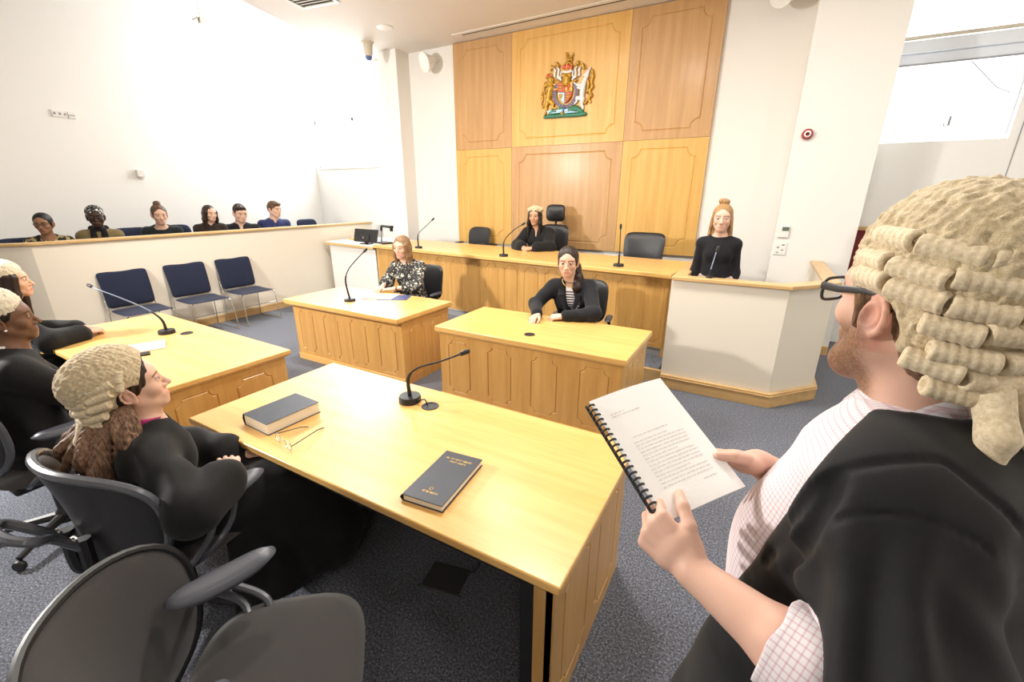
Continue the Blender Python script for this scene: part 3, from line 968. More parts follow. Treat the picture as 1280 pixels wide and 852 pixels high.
def star_base(root, r=.30, mat=None):
    mat = mat or M['black']
    MB().lathe([(.0, .06), (.045, .06), (.04, .12), (.026, .14), (.026, .30), (.02, .30), (.02, .42), (0, .42)], 16).build('column', mat, root, smooth=True)
    for i in range(5):
        a = 2 * PI * i / 5 + .3
        c, s = math.cos(a), math.sin(a)
        lg = MB().tube([(c * .03, s * .03, .095), (c * r * .6, s * r * .6, .085), (c * r, s * r, .065)], [.026, .02, .015], 8).build('leg', mat, root, smooth=True)
        MB().lathe([(0, -.012), (.026, -.012), (.03, -.006), (.03, .006), (.026, .012), (0, .012)], 16, Matrix.Translation((c * (r + .01), s * (r + .01), .03)) @ Matrix.Rotation(a + PI / 2, 4, 'Z') @ Matrix.Rotation(R(90), 4, 'X')).build('caster', M['black'], lg, smooth=True)

def task_chair(label, loc, rotz, seat_h=.47, top=.97, bw_=.60, mat=None, backw=None, recl=0.13, bracket=True, bh=.46, padded=False, back_y=-.25, arm_y=.08, arm_z=.215, arm_x=.285, arm_rot=0.0):
    """office chair with a wide curved shell back, loop bracket and pads on bent tubes; local forward = +y"""
    mat = mat or M['seat_grey']
    o = thing('office_chair', label, 'chair', loc, rotz, 'office chairs at the front desks')
    s = cushion(.58 if padded else .52, .50, .085, 3.4, 0, .0, 14, -.05)
    Ms = Matrix.Translation((0, .03, seat_h - .02)) @ Matrix.Rotation(R(-90), 4, 'X') @ Matrix.Rotation(0, 4, 'Z')
    s2 = MB(); s2.add(s.v, s.f, Ms); s2.build('seat', mat, o, smooth=True, angle=80)
    b = cushion(bw_, bh, .075 if padded else .045, 2.9, .10, -.02, 18, .08)
    Mb = Matrix.Translation((0, back_y, top - bh / 2)) @ Matrix.Rotation(recl, 4, 'X') @ Matrix.Rotation(PI, 4, 'Z')
    b2 = MB(); b2.add(b.v, b.f, Mb); bk = b2.build('backrest', M['seat_grey'] if padded else M['shell'], o, smooth=True, angle=80)
    # bright rim round the shell
    k = 19; rim = []
    for t in np.linspace(0, 2 * PI, 61)[:-1]:
        u, v = math.cos(t), math.sin(t)
        L = (abs(u) ** 2.9 + abs(v) ** 2.9) ** (1 / 2.9); u, v = u / L, v / L
        x = u * bw_ / 2 * (1 + .08 * v); z = v * bh / 2
        rim.append(Mb @ Vector((x, -.10 * (2 * x / bw_) ** 2 + .02 * v * v, z)))
    MB().tube(rim, .012 if padded else .0155, 8, closed=True).build('back_rim', M['black'] if padded else M['rim_grey'], bk, smooth=True)
    if bracket:
        y0 = -.25
        lp = bezier([(.055, y0 - .045, top - .30), (.05, y0 - .10, top - .22), (.10, y0 - .15, top - .17), (.05, y0 - .185, top - .15), (-.05, y0 - .185, top - .15), (-.10, y0 - .15, top - .17), (-.05, y0 - .10, top - .22), (-.055, y0 - .045, top - .30)], 8)
        MB().tube(lp, .016, 8).build('loop_handle', M['rim_grey'], o, smooth=True)
        br = MB()
        for sx in (-1, 1):
            br.tube(bezier([(sx * .055, y0 - .035, top - .27), (sx * .06, y0 - .04, top - .40), (sx * .05, y0 - .02, seat_h + .02), (sx * .04, y0 + .12, seat_h - .09)], 8), [.022] * 24 + [.02], 8, squash=(1, 1))
        br.tube([(-.06, y0 - .035, top - .30), (.06, y0 - .035, top - .30)], .018, 8)
        br.tube([(-.06, y0 + .12, seat_h - .09), (.06, y0 + .12, seat_h - .09)], .024, 8)
        br.build('back_bracket', M['black'], o, smooth=True)
        for sx in (-1, 1): MB().lathe([(0, 0), (.013, 0), (.013, .01), (0, .012)], 10, Matrix.Translation((sx * .05, y0 - .055, top - .26)) @ Matrix.Rotation(R(90), 4, 'X')).build('bolt', M['chrome'], o, smooth=True)
    for sx in (-1, 1):
        ps = cushion(.098, .31, .055, 2.6, 0, .015, 12, .0, .8)
        pm = MB(); pm.add(ps.v, ps.f, Matrix.Translation((sx * arm_x, arm_y, seat_h + arm_z)) @ Matrix.Rotation(arm_rot, 4, 'Z') @ Matrix.Rotation(R(-90), 4, 'X') @ Matrix.Rotation(0, 4, 'Z'))
        ar = pm.build('armrest', M['pad_grey'], o, smooth=True, angle=80)
        t = MB()
        for q in (0, 1):
            t.tube(bezier([(sx * arm_x, arm_y - .06 + q * .09, seat_h + arm_z - .02), (sx * .30, arm_y - .11 + q * .08, seat_h + .09), (sx * .27, -.12 + q * .07, seat_h + .0), (sx * .12, -.12 + q * .05, seat_h - .085)], 8), .013, 8)
        t.build('arm_support', M['rim_grey'], ar, smooth=True)
    u = MB(); u.box(-.15, .15, -.17, .14, seat_h - .10, seat_h - .055); u.build('tilt_mechanism', M['black'], o, bevel=.015)
    star_base(o)
    return o
M['seat_grey'] = mat_fabric('charcoal woven seat', (.040, .036, .036), .85, 900, .25, .3, .12, 600)
M['shell'] = mat_plain('dark grey moulded shell', (.022, .021, .024), .5, bump=.2, bscale=500)
M['rim_grey'] = mat_plain('grey moulded rim', (.085, .09, .105), .25)
M['pad_grey'] = mat_plain('grey arm pad', (.075, .08, .098), .36)
task_chair('curved-back office chair in which the near barrister sits', (-1.98, .60, 0), R(6), .47, .95, .62)
task_chair('empty charcoal office chair at the bottom left corner', (-1.07, .42, 0), R(-46), .47, .855, .58, mat=M['seat_grey'], bh=.54, bracket=False, padded=True, back_y=-.36, arm_y=-.14, arm_z=.18, arm_x=.225, arm_rot=R(32))
task_chair('office chair under the barrister with the pearl earring', (-3.20, .52, 0), R(2), .47, .97, .60)
task_chair('office chair under the farthest barrister on the left desk', (-4.80, .62, 0), R(-6), .47, .97, .60)

def leather_chair(label, loc, rotz, seat_h=.46, top=.90, bw_=.50, bh=.46, headrest=False, arms=True, squareness=4.0):
    o = thing('leather_chair', label, 'chair', loc, rotz, 'black leather conference chairs')
    s = cushion(.50, .48, .10, 3.6, 0, 0, 12, -.03)
    s2 = MB(); s2.add(s.v, s.f, Matrix.Translation((0, .02, seat_h - .03)) @ Matrix.Rotation(R(-90), 4, 'X')); s2.build('seat', M['leather'], o, smooth=True, angle=80)
    b = cushion(bw_, bh, .075, squareness, .05, -.02, 14, .05)
    Mb = Matrix.Translation((0, -.26, top - bh / 2)) @ Matrix.Rotation(.14, 4, 'X') @ Matrix.Rotation(PI, 4, 'Z')
    b2 = MB(); b2.add(b.v, b.f, Mb); b2.build('backrest', M['leather'], o, smooth=True, angle=80)
    MB().tube(bezier([(0, -.31, top - bh * .5), (0, -.33, top - bh - .02), (0, -.2, seat_h - .1), (0, 0, seat_h - .11)], 8), .025, 8, squash=(1, 1.6)).build('back_bar', M['black'], o, smooth=True)
    if headrest:
        h = cushion(.30, .26, .075, 4, .03, -.02, 12)
        h2 = MB(); h2.add(h.v, h.f, Matrix.Translation((0, -.325, top + .165)) @ Matrix.Rotation(.06, 4, 'X') @ Matrix.Rotation(PI, 4, 'Z')); h2.build('headrest', M['leather'], o, smooth=True, angle=80)
        MB().tube([(0, -.335, top - .1), (0, -.35, top + .1)], .018, 8, squash=(1, 2)).build('headrest_bar', M['black'], o, smooth=True)
    if arms:
        for sx in (-1, 1):
            ps = cushion(.07, .26, .035, 3, 0, 0, 10, 0, .8)
            pm = MB(); pm.add(ps.v, ps.f, Matrix.Translation((sx * .27, .02, seat_h + .20)) @ Matrix.Rotation(R(-90), 4, 'X'))
            ar = pm.build('armrest', M['pad_dark'], o, smooth=True, angle=80)
            MB().tube(bezier([(sx * .27, .02, seat_h + .19), (sx * .285, .0, seat_h + .05), (sx * .25, 0, seat_h - .09), (0, 0, seat_h - .1)], 6), .016, 8).build('arm_support', M['black'], ar, smooth=True)
    star_base(o)
    return o
M['pad_dark'] = mat_plain('dark blue grey arm pad', (.035, .042, .06), .35)
leather_chair('small black chair behind the bench at its left end', (-4.45, 6.45, .36), R(172), .46, .93, .50, .46)
leather_chair('high-backed leather chair with headrest in which the judge sits', (-2.80, 6.21, .36), R(180 + 12), .46, 1.04, .46, .50, headrest=True)
leather_chair('wide black leather chair, empty, behind the bench at right', (-1.40, 5.98, .36), R(176), .46, .99, .56, .46, squareness=5)
leather_chair('black leather chair behind the woman in the floral blouse', (-3.66, 4.12, 0), R(185), .46, .97, .44, .44)
leather_chair('black leather chair behind the woman in the striped top', (-1.46, 4.08, 0), R(190), .46, .99, .44, .46)

def stack_chair(label, loc, rotz):
    """local forward = +y"""
    o = thing('stacking_chair', label, 'chair', loc, rotz, 'blue stacking chairs below the jury box')
    s = cushion(.50, .46, .035, 10, 0, .012, 14, 0)
    s2 = MB(); s2.add(s.v, s.f, Matrix.Translation((0, .02, .455)) @ Matrix.Rotation(R(-91), 4, 'X')); s2.build('seat', M['blue_fabric'], o, smooth=True, angle=80)
    b = cushion(.50, .44, .03, 14, .015, -.012, 14, .02)
    b2 = MB(); b2.add(b.v, b.f, Matrix.Translation((0, -.275, .705)) @ Matrix.Rotation(.17, 4, 'X') @ Matrix.Rotation(PI, 4, 'Z')); b2.build('backrest', M['blue_fabric'], o, smooth=True, angle=80)
    for sx in (-1, 1):
        x = sx * .245
        MB().tube(bezier([(x, -.29, .60), (x, -.25, .47), (x, -.235, .43)], 5) + bezier([(x * 1.03, -.235, .42), (x * 1.06, -.27, .03), (x * 1.06, -.25, .008)], 5) + bezier([(x * 1.06, -.2, .008), (x * 1.06, .25, .008), (x * 1.06, .275, .02)], 5) + [Vector((x * 1.02, .235, .30)), Vector((x, .22, .43)), Vector((x * .9, .2, .445))], .0065, 8).build('leg', M['chrome'], o, smooth=True)
    MB().tube([(-.25, .236, .28), (.25, .236, .28)], .004, 6).build('crossbar', M['chrome'], o, smooth=True)
    return o
for (y, lab) in ((2.30, 'blue stacking chair nearest the barristers, behind the silver microphone'), (2.99, 'middle one of three blue stacking chairs below the jury'), (3.64, 'blue stacking chair farthest along the jury box wall')):
    stack_chair(lab, (-6.56, y, 0), R(-90))
# ------------------------------------------------------------------ fittings on walls and ceiling
def at(x, y, z, rx=0, ry=0, rz=0):
    return Matrix.Translation((x, y, z)) @ Euler((rx, ry, rz)).to_matrix().to_4x4()

o = thing('socket_strip', 'white twin socket plates high on the bright left wall', 'socket', (-8.8, 2.80, 2.88))
MB().box(0, .012, -.12, .045, -.045, .045).build('plate', M['white_plastic'], o, bevel=.003)
MB().box(0, .016, .05, .13, -.045, .04).build('switch_plate', M['white_plastic'], o, bevel=.003)
for k in (-.09, -.035, .02):
    MB().box(.012, .015, k - .012, k + .012, -.015, .015).build('socket_face', M['grey_plastic'], o)
MB().box(.016, .019, .06, .12, -.01, .0).build('rocker', M['grey_plastic'], o)
o = thing('wall_mounted_sensor', 'small white sensor box on the left wall above the jurors', 'sensor', (-8.8, 3.53, 2.13))
MB().box(0, .05, -.055, .055, -.05, .06).build('case', M['white_plastic'], o, bevel=.01)
MB().box(.0, .03, -.03, .03, -.075, -.05).build('bracket', M['white_plastic'], o, bevel=.004)

o = thing('wall_control', 'white thermostat with dark green display on the pier', 'thermostat', (.235, 6.16, 1.425))
MB().box(-.055, .055, -.025, 0, -.06, .07).build('case', M['white_plastic'], o, bevel=.004)
MB().box(-.02, .05, -.027, -.024, .015, .06).build('display', mat_plain('lcd glass', (.10, .14, .10), .25), o)
o = thing('switch_panel', 'white switch plate with small buttons below the thermostat', 'switch', (.235, 6.16, 1.235))
MB().box(-.065, .06, -.012, 0, -.075, .07).build('plate', M['white_plastic'], o, bevel=.003)
for i in range(2):
    for j in range(4):
        MB().box(-.04 + i * .05, -.015 + i * .05, -.016, -.011, .035 - j * .03, .05 - j * .03).build('button', M['grey_plastic'] if (i + j) % 2 else M['white_plastic'], o, bevel=.001)
o = thing('wall_mounted_alarm', 'small round dark red fire alarm on the pier', 'alarm', (.275, 6.16, 2.474))
Mx = Matrix.Rotation(R(90), 4, 'X')
MB().lathe([(0, 0), (.055, 0), (.055, .03), (.045, .05), (0, .05)], 24, Mx).build('base', mat_plain('red plastic', (.33, .02, .025), .35), o, smooth=True)
MB().lathe([(.024, .05), (.034, .05), (.034, .056), (.024, .056)], 20, Mx).build('ring', M['white_plastic'], o, smooth=True)
MB().lathe([(0, .05), (.022, .05), (.016, .066), (0, .07)], 20, Mx).build('lens', mat_plain('dark red lens', (.09, .008, .01), .15), o, smooth=True)

def speaker(label, loc, aim):
    o = thing('loudspeaker', label, 'loudspeaker', loc, 0, 'white wall loudspeakers')
    d = Vector(aim).normalized(); q = d.to_track_quat('Z', 'Y').to_matrix().to_4x4()
    MB().lathe([(0, -.16), (.07, -.16), (.10, -.10), (.135, -.03), (.15, .0), (.15, .02), (.135, .025)], 32, q).build('case', M['white_plastic'], o, smooth=True)
    MB().lathe([(0, .022), (.05, .024), (.10, .022), (.137, .012)], 32, q).build('grille', mat_plain('speaker mesh', (.52, .51, .49), .6, bump=.5, bscale=400), o, smooth=True)
    MB().tube([tuple(d * -.14), tuple(d * -.17 + Vector((0, .12, .03))), (0, BY - loc[1], .05)], .025, 10).build('bracket', M['white_plastic'], o, smooth=True)
    return o
speaker('round white loudspeaker under the ceiling left of the panels', (-5.36, 6.55, 3.93), (-.35, -1, -.35))
speaker('white loudspeaker cut by the top edge, right of the panels', (-.20, 6.52, 3.98), (-.65, -1, -.15))
o = thing('ceiling_camera', 'beige ceiling camera with a blue dome by the bay window', 'camera', (-6.13, 6.05, CZ))
MB().lathe([(0, 0), (.10, 0), (.10, -.02), (.075, -.03), (.07, -.16), (.055, -.2), (0, -.2)][::-1], 28).build('housing', M['beige_metal'], o, smooth=True)
MB().lathe([(0, -.27), (.03, -.262), (.052, -.235), (.055, -.2), (0, -.2)], 28).build('dome', mat_plain('blue tinted dome', (.10, .15, .33), .12), o, smooth=True)
o = thing('downlight', 'round recessed downlight glowing in the soffit', 'light', (-5.39, 5.70, CZ))
MB().lathe([(.095, -.012), (.12, -.008), (.12, .0), (.095, .0)], 32).build('trim_ring', M['white_plastic'], o, smooth=True)
MB().lathe([(0, -.004), (.094, -.004)], 32).build('lamp', mat_emit('lamp glow', (1, .96, .88), 14), o)
o = thing('ceiling_vent', 'square slatted air vent in the soffit at the top edge', 'vent', (-5.50, 4.42, CZ), R(8))
f = MB()
for a, b, c, d in ((-.3, .3, -.3, -.27), (-.3, .3, .27, .3), (-.3, -.27, -.27, .27), (.27, .3, -.27, .27)): f.box(a, b, c, d, -.015, 0)
f.build('frame', M['white_plastic'], o, bevel=.003)
MB().box(-.27, .27, -.27, .27, -.003, .0).build('backing', mat_plain('dark duct', (.10, .08, .06), .7), o)
for k in range(8):
    y = -.235 + k * .067
    MB().add([(-.27, y, -.014), (.27, y, -.014), (.27, y + .035, -.003), (-.27, y + .035, -.003), (-.27, y, -.011), (.27, y, -.011), (.27, y + .035, -.0), (-.27, y + .035, -.0)],
             [(0, 1, 2, 3), (4, 7, 6, 5), (0, 4, 5, 1), (2, 6, 7, 3), (0, 3, 7, 4), (1, 5, 6, 2)]).build('slat', M['beige_metal'], o)
o = thing('slot_diffuser', 'long white slot air diffuser in the ceiling above the panels', 'vent', (-2.7, 6.45, CZ), R(-1))
MB().box(-2.0, 2.2, -.06, .06, -.008, 0).build('frame', M['white_plastic'], o)
MB().box(-1.85, 2.2, .008, .03, -.012, -.007).build('slot', mat_plain('slot shadow gap', (.05, .045, .04), .7), o)
o = thing('tube_light', 'slim fluorescent tube light hanging below the high ceiling', 'light', (-8.45, 5.54, 4.50))
MB().box(-.03, .03, -.83, .83, -.015, .03).build('body', M['white_plastic'], o, bevel=.006)
MB().tube([(0, -.76, -.04), (0, .76, -.04)], .014, 12).build('tube', mat_emit('tube glow', (1, 1, 1), 3), o, smooth=True)
for y in (-.8, .8):
    MB().box(-.035, .035, y - .03, y + .03, -.055, .03).build('end_cap', M['beige_metal'], o, bevel=.006)
MB().tube([(0, -.8, .03), (0, -.8, .5)], .012, 8).build('hanger', M['white_plastic'], o)
MB().tube([(-.12, -.86, .0), (.05, -.86, .01)], .012, 8).build('wire_guard', M['beige_metal'], o)
MB().tube([(.06, -.8, .045), (.06, .85, .045)], .007, 6).build('reflector_edge', M['beige_metal'], o)

# monitor and document camera on the side counter
o = thing('monitor', 'black flat monitor seen from behind on the side counter', 'monitor', (-5.80, 5.30, 1.036), R(-4))
Mm = at(0, 0, .13, R(-14), 0, 0)
MB().box(-.29, .29, -.012, .012, -.105, .115, Mm).build('panel', M['black'], o, bevel=.006)
MB().box(-.11, .11, -.03, -.012, -.085, .02, Mm).build('rear_housing', M['black'], o, bevel=.008)
MB().lathe([(0, 0), (.02, 0), (.02, .003), (0, .003)], 16, Mm @ at(-.03, -.03, -.03, R(90))).build('emblem', M['chrome'], o)
MB().box(-.09, .09, -.07, .07, 0, .014).box(-.025, .025, -.02, .02, .01, .08).build('stand', M['black'], o, bevel=.004)
o = thing('document_camera', 'grey and black document camera on a bent arm beside the monitor', 'document camera', (-5.45, 5.35, 1.06), R(-20))
MB().box(-.12, .14, -.08, .10, 0, .025).build('base', M['black'], o, bevel=.008)
MB().tube([(-.08, 0, .02), (-.065, 0, .12), (-.045, 0, .24)], .012, 10).build('post', M['grey_plastic'], o, smooth=True)
MB().tube(bezier([(-.047, 0, .20), (-.042, 0, .255), (-.01, 0, .28), (.08, 0, .283)], 8), .019, 10).build('elbow', M['black'], o, smooth=True)
MB().box(.06, .36, -.03, .03, .262, .302).build('arm', M['black'], o, bevel=.012)
MB().tube([(.33, 0, .29), (.325, 0, .215)], [.028, .024], 12).build('camera_head', M['black'], o, smooth=True)

# wood framed board in the recess behind the standing man
o = thing('framed_board', 'dark red board with wooden frame behind the standing man\'s forehead', 'board', (.955, 6.77, 0))
MB().box(.03, .5, .0, .03, .82, 1.44).build('board', mat_plain('dark red felt', (.16, .018, .02), .9), o)
f = MB(); f.box(0, .04, -.01, .04, .78, 1.48); f.box(.04, .5, -.01, .04, 1.44, 1.48); f.box(.5, .54, -.01, .04, .78, 1.48); f.box(.04, .5, -.01, .04, .78, .82)
f.build('frame', M['oak'], o, bevel=.004)

# jurors' chair backs that show above the oak rail
def jury_seat(label, x, y, z):
    o = thing('jury_chair', label, 'chair', (x, y, .38), R(-90), 'blue chairs in the jury box')
    b = cushion(.46, .40, .05, 5, .02, -.01, 12)
    b2 = MB(); b2.add(b.v, b.f, Matrix.Translation((0, -.27, z - .38 - .20)) @ Matrix.Rotation(.10, 4, 'X') @ Matrix.Rotation(PI, 4, 'Z')); b2.build('backrest', M['blue_fabric'], o, smooth=True, angle=80)
    s = cushion(.48, .46, .07, 5, 0, 0, 12)
    s2 = MB(); s2.add(s.v, s.f, Matrix.Translation((0, 0, .43)) @ Matrix.Rotation(R(-90), 4, 'X')); s2.build('seat', M['blue_fabric'], o, smooth=True, angle=80)
    for sx in (-1, 1):
        for sy in (-1, 1):
            MB().tube([(sx * .2, sy * .19, 0), (sx * .2, sy * .19, .40)], .012, 8).build('leg', M['black_metal'], o)
    return o

# ------------------------------------------------------------------ royal arms: carved and painted relief on the upper middle panel
EM = {'gold': mat_plain('emblem gold', (.44, .24, .025), .38, metal=.35, var=.45, vscale=40), 'white': mat_plain('emblem white', (.66, .66, .66), .4),
      'blue': mat_plain('emblem garter blue', (.05, .06, .28), .4), 'green': mat_plain('emblem green', (.03, .17, .10), .5, var=.4, vscale=60),
      'pale': mat_plain('emblem pale blue', (.36, .66, .82), .4), 'red': mat_plain('emblem red', (.55, .05, .04), .4)}
arms = thing('coat_of_arms', 'painted royal coat of arms with lion and unicorn on the golden panel', 'coat of arms', (-2.87, BY - .052, 3.365))
arms.scale = (1.17, 1.0, 1.06)
def ew(zx, zy, y=-.02):
    """place from the carved design's own drawing units"""
    return np.array([(zx - 432) * .00129, y, (432 - zy) * .00121 - (zx - 432) * .0001])
def relief(name, mat, chains, h=.0055, blobs=(), color=None):
    S = Solid()
    for ch in chains:
        pts, rs = ch[0], ch[1]
        yy = ch[2] if len(ch) > 2 else -.022
        S.chain([ew(a, b, yy) for a, b in pts], [q * .00125 for q in rs], .003)
    for (a, b), r, yy in blobs:
        S.ell(ew(a, b, yy), np.array(r) * .00125, .006)
    return mesh_from(name, [S.skin(h * .8)], mat, arms, color)
relief('lion', EM['gold'], [
    ([(255, 395), (265, 440), (245, 520), (235, 570)], [34, 40, 34, 30]),            # trunk
    ([(262, 400), (255, 350)], [32, 30]), ([(255, 345), (285, 360)], [26, 14]),      # neck and head
    ([(270, 430), (310, 460), (352, 452)], [20, 15, 12]), ([(268, 400), (310, 410), (345, 405)], [16, 13, 11]),
    ([(238, 570), (215, 640), (222, 690), (205, 722)], [28, 18, 14, 13]), ([(250, 575), (295, 610), (290, 650), (325, 660)], [28, 20, 13, 11]),
    ([(215, 600), (175, 650), (165, 600), (180, 550), (160, 520), (178, 470)], [8, 8, 8, 8, 9, 7]),
    ([(195, 500), (185, 440), (205, 410), (225, 420)], [9, 11, 14, 16])], blobs=[((165, 530), (16, 14, 22), -.02), ((205, 400), (20, 16, 26), -.02)])
def crown_small(name, x, y, s):
    relief(name, EM['gold'], [([(x - 30 * s, y), (x + 30 * s, y)], [9 * s, 9 * s], -.03), ([(x - 28 * s, y - 5), (x - 22 * s, y - 30 * s), (x, y - 40 * s)], [6 * s, 7 * s, 6 * s], -.03), ([(x + 28 * s, y - 5), (x + 22 * s, y - 30 * s), (x, y - 40 * s)], [6 * s, 7 * s, 6 * s], -.03)], .005)
crown_small('lion_crown', 240, 335, 1.05)
relief('lion_cap', EM['red'], [([(226, 318), (254, 318)], [17, 17], -.02)], .005)
relief('unicorn', EM['white'], [
    ([(640, 330), (618, 390), (605, 450), (600, 520), (600, 560)], [20, 25, 29, 26, 25]),
    ([(640, 335), (657, 285)], [17, 14]), ([(657, 280), (628, 318), (604, 330)], [13, 12, 9]), ([(668, 265), (672, 245)], [9, 5]),
    ([(590, 425), (540, 420), (515, 400)], [19, 14, 12]), ([(590, 455), (545, 450), (525, 480), (535, 500)], [16, 12, 10, 10]),
    ([(595, 560), (550, 550), (545, 590), (520, 615)], [28, 18, 12, 10]), ([(608, 565), (600, 620), (615, 650), (608, 685)], [26, 16, 12, 12])])
relief('unicorn_mane', EM['gold'], [
    ([(690, 280), (702, 340), (690, 390), (700, 450), (672, 480), (695, 530), (668, 560), (690, 600)], [12, 15, 14, 17, 14, 18, 14, 10]),
    ([(655, 380), (660, 430), (650, 500)], [14, 15, 12]), ([(640, 355), (662, 345)], [9, 9]), ([(610, 600), (640, 610), (655, 580)], [10, 12, 10]),
    ([(628, 262), (590, 195)], [6, 3])])
# helm, crown and crest
relief('helm', EM['gold'], [([(432, 395), (432, 350)], [46, 42]), ([(400, 320), (464, 320)], [28, 28])])
relief('crown_band', EM['white'], [([(396, 282), (436, 290), (478, 280)], [15, 16, 15], -.035)], .005)
relief('crown_cap', EM['red'], [([(410, 240), (465, 238)], [30, 30], -.025)], .005)
relief('crown_arches', EM['gold'], [([(394, 262), (392, 225), (418, 200), (438, 190)], [8, 9, 8, 8], -.045), ([(480, 258), (484, 222), (462, 198), (438, 190)], [8, 9, 8, 8], -.045), ([(437, 262), (438, 190)], [8, 8], -.055), ([(396, 266), (438, 272), (480, 262)], [9, 9, 9], -.045)], .005)
relief('crest_lion', EM['gold'], [([(435, 165), (470, 160)], [16, 18]), ([(430, 160), (425, 110)], [14, 12]), ([(425, 105), (415, 95)], [12, 8]), ([(470, 165), (480, 185)], [9, 7]), ([(472, 150), (490, 120), (485, 100)], [6, 6, 5]), ([(440, 170), (438, 188)], [8, 7]), ([(450, 140), (470, 130)], [10, 8])])
for sx, nm in ((-1, 0), (1, 1)):
    c = 432
    f = lambda x: c + sx * x
    relief('mantling', EM['white'], [([(f(60), 365), (f(95), 320), (f(85), 260), (f(100), 235)], [11, 14, 11, 8]), ([(f(75), 350), (f(130), 320), (f(125), 265), (f(150), 235)], [10, 13, 11, 7]), ([(f(60), 330), (f(62), 280)], [10, 8])])
    relief('mantling_edge', EM['gold'], [([(f(85), 225), (f(112), 195), (f(118), 215)], [12, 15, 9], -.03), ([(f(140), 230), (f(165), 225), (f(172), 262)], [11, 14, 9], -.03), ([(f(110), 345), (f(112), 290)], [7, 6], -.045), ([(f(60), 390), (f(110), 370)], [12, 10], -.03)])
# garter with gold edge and quartered shield
ring = [(424 + 118 * math.sin(t), 500 - 142 * math.cos(t) * 1.0) for t in np.linspace(.9, 2 * PI - .9, 40)]
ax_ = [ew(a, b, -.03) for a, b in ring]
MB().tube(ax_, .020, 8, squash=(1, .45)).build('garter', EM['blue'], arms, smooth=True)
for d in (-17, 17):
    r2 = [(424 + (118 + d) * math.sin(t), 500 - (142 + d) * math.cos(t)) for t in np.linspace(.9, 2 * PI - .9, 40)]
    MB().tube([ew(a, b, -.034) for a, b in r2], .0035, 6).build('garter_edge', EM['gold'], arms, smooth=True)
for k, t in enumerate(np.linspace(1.1, 2 * PI - 1.1, 19)):
    if abs(t - PI) < .2: continue
    a, b = 424 + 118 * math.sin(t), 500 - 142 * math.cos(t)
    p = ew(a, b, -.040); MB().ball(p, (.006, .003, .009), 8, 6).build('garter_letter', EM['gold'], arms, smooth=True)
def quarter(name, pts, mat, y=-.042):
    q = [ew(a, b, 0) for a, b in pts]
    poly = [(p[0], p[2]) for p in q]
    mb = MB(); n = len(poly)
    mb.add([(x, y, z) for x, z in poly] + [(x, -.01, z) for x, z in poly], [tuple(range(n)), tuple(range(2 * n - 1, n - 1, -1))] + [(i, n + i, n + (i + 1) % n, (i + 1) % n) for i in range(n)])
    return mb.build(name, mat, arms, bevel=.002)
quarter('shield_quarter', [(345, 392), (420, 396), (420, 492), (345, 492)], EM['red'])
quarter('shield_quarter', [(424, 396), (502, 388), (500, 488), (424, 490)], EM['gold'])
quarter('shield_quarter', [(346, 496), (420, 496), (420, 608), (385, 580), (360, 545)], EM['pale'])
quarter('shield_quarter', [(424, 494), (498, 492), (488, 540), (462, 580), (424, 608)], EM['red'])
for (a, b) in ((372, 415), (372, 442), (372, 469), (450, 515), (450, 540), (446, 565)):
    relief('passant_lion', EM['gold'], [([(a - 16, b), (a + 18, b)], [8, 8], -.044), ([(a + 20, b - 6), (a + 26, b - 8)], [7, 6], -.044)], .004)
relief('rampant_lion', EM['red'], [([(455, 470), (462, 440), (470, 415)], [10, 12, 9], -.044), ([(465, 440), (485, 430)], [6, 5], -.044), ([(458, 465), (478, 475)], [6, 5], -.044), ([(452, 450), (440, 420)], [5, 4], -.044)], .004)
relief('harp', EM['gold'], [([(365, 515), (375, 575)], [6, 5], -.044), ([(365, 515), (400, 520)], [6, 6], -.044), ([(400, 520), (378, 575)], [5, 5], -.044), ([(376, 520), (380, 565)], [3, 3], -.044), ([(388, 520), (382, 560)], [3, 3], -.044)], .004)
# compartment: grassy mount, motto ribbons, roses and thistles, garter tail
relief('mount', EM['green'], [([(205, 752), (300, 745), (430, 735), (540, 730), (640, 718)], [17, 18, 20, 20, 20]), ([(260, 715), (300, 690), (345, 700)], [22, 26, 22]), ([(480, 670), (540, 665), (600, 690)], [28, 36, 26]), ([(370, 650), (400, 660)], [18, 18])])
MB().box(*[v for v in (ew(238, 0)[0], ew(392, 0)[0])], -.05, -.03, ew(0, 762)[2] + .028, ew(0, 722)[2] + .022).build('motto_ribbon', EM['pale'], arms, bevel=.003)
MB().box(*[v for v in (ew(428, 0)[0], ew(582, 0)[0])], -.05, -.03, ew(0, 758)[2] + .010, ew(0, 718)[2] + .006).build('motto_ribbon', EM['pale'], arms, bevel=.003)
relief('motto_ribbon', EM['pale'], [([(360, 690), (400, 682)], [16, 14], -.035), ([(430, 682), (470, 675)], [14, 14], -.035)], .005)
for txt, x, z in (('DIEU ET', 315, 742), ('MON DROIT', 505, 742)):
    cu = bpy.data.curves.new('motto', 'FONT'); cu.body = txt; cu.size = .034; cu.align_x = 'CENTER'; cu.align_y = 'CENTER'; cu.extrude = .0005
    tmp = bpy.data.objects.new('tmp', cu); me = bpy.data.meshes.new_from_object(tmp); bpy.data.objects.remove(tmp)
    me.materials.append(EM['blue']); me.name = 'motto_lettering'
    lt_ = bpy.data.objects.new('motto_lettering', me); COL.objects.link(lt_); lt_.parent = arms
    lt_.location = (ew(x, 0)[0], -.0505, ew(0, z)[2] + (.025 if x < 400 else .008)); lt_.rotation_euler = (R(90), 0, 0)
relief('garter_tail', EM['blue'], [([(424, 640), (415, 690)], [17, 13], -.04)], .005)
relief('garter_buckle', EM['gold'], [([(408, 690), (405, 725)], [9, 9], -.045), ([(400, 640), (446, 640)], [6, 6], -.052)], .005)
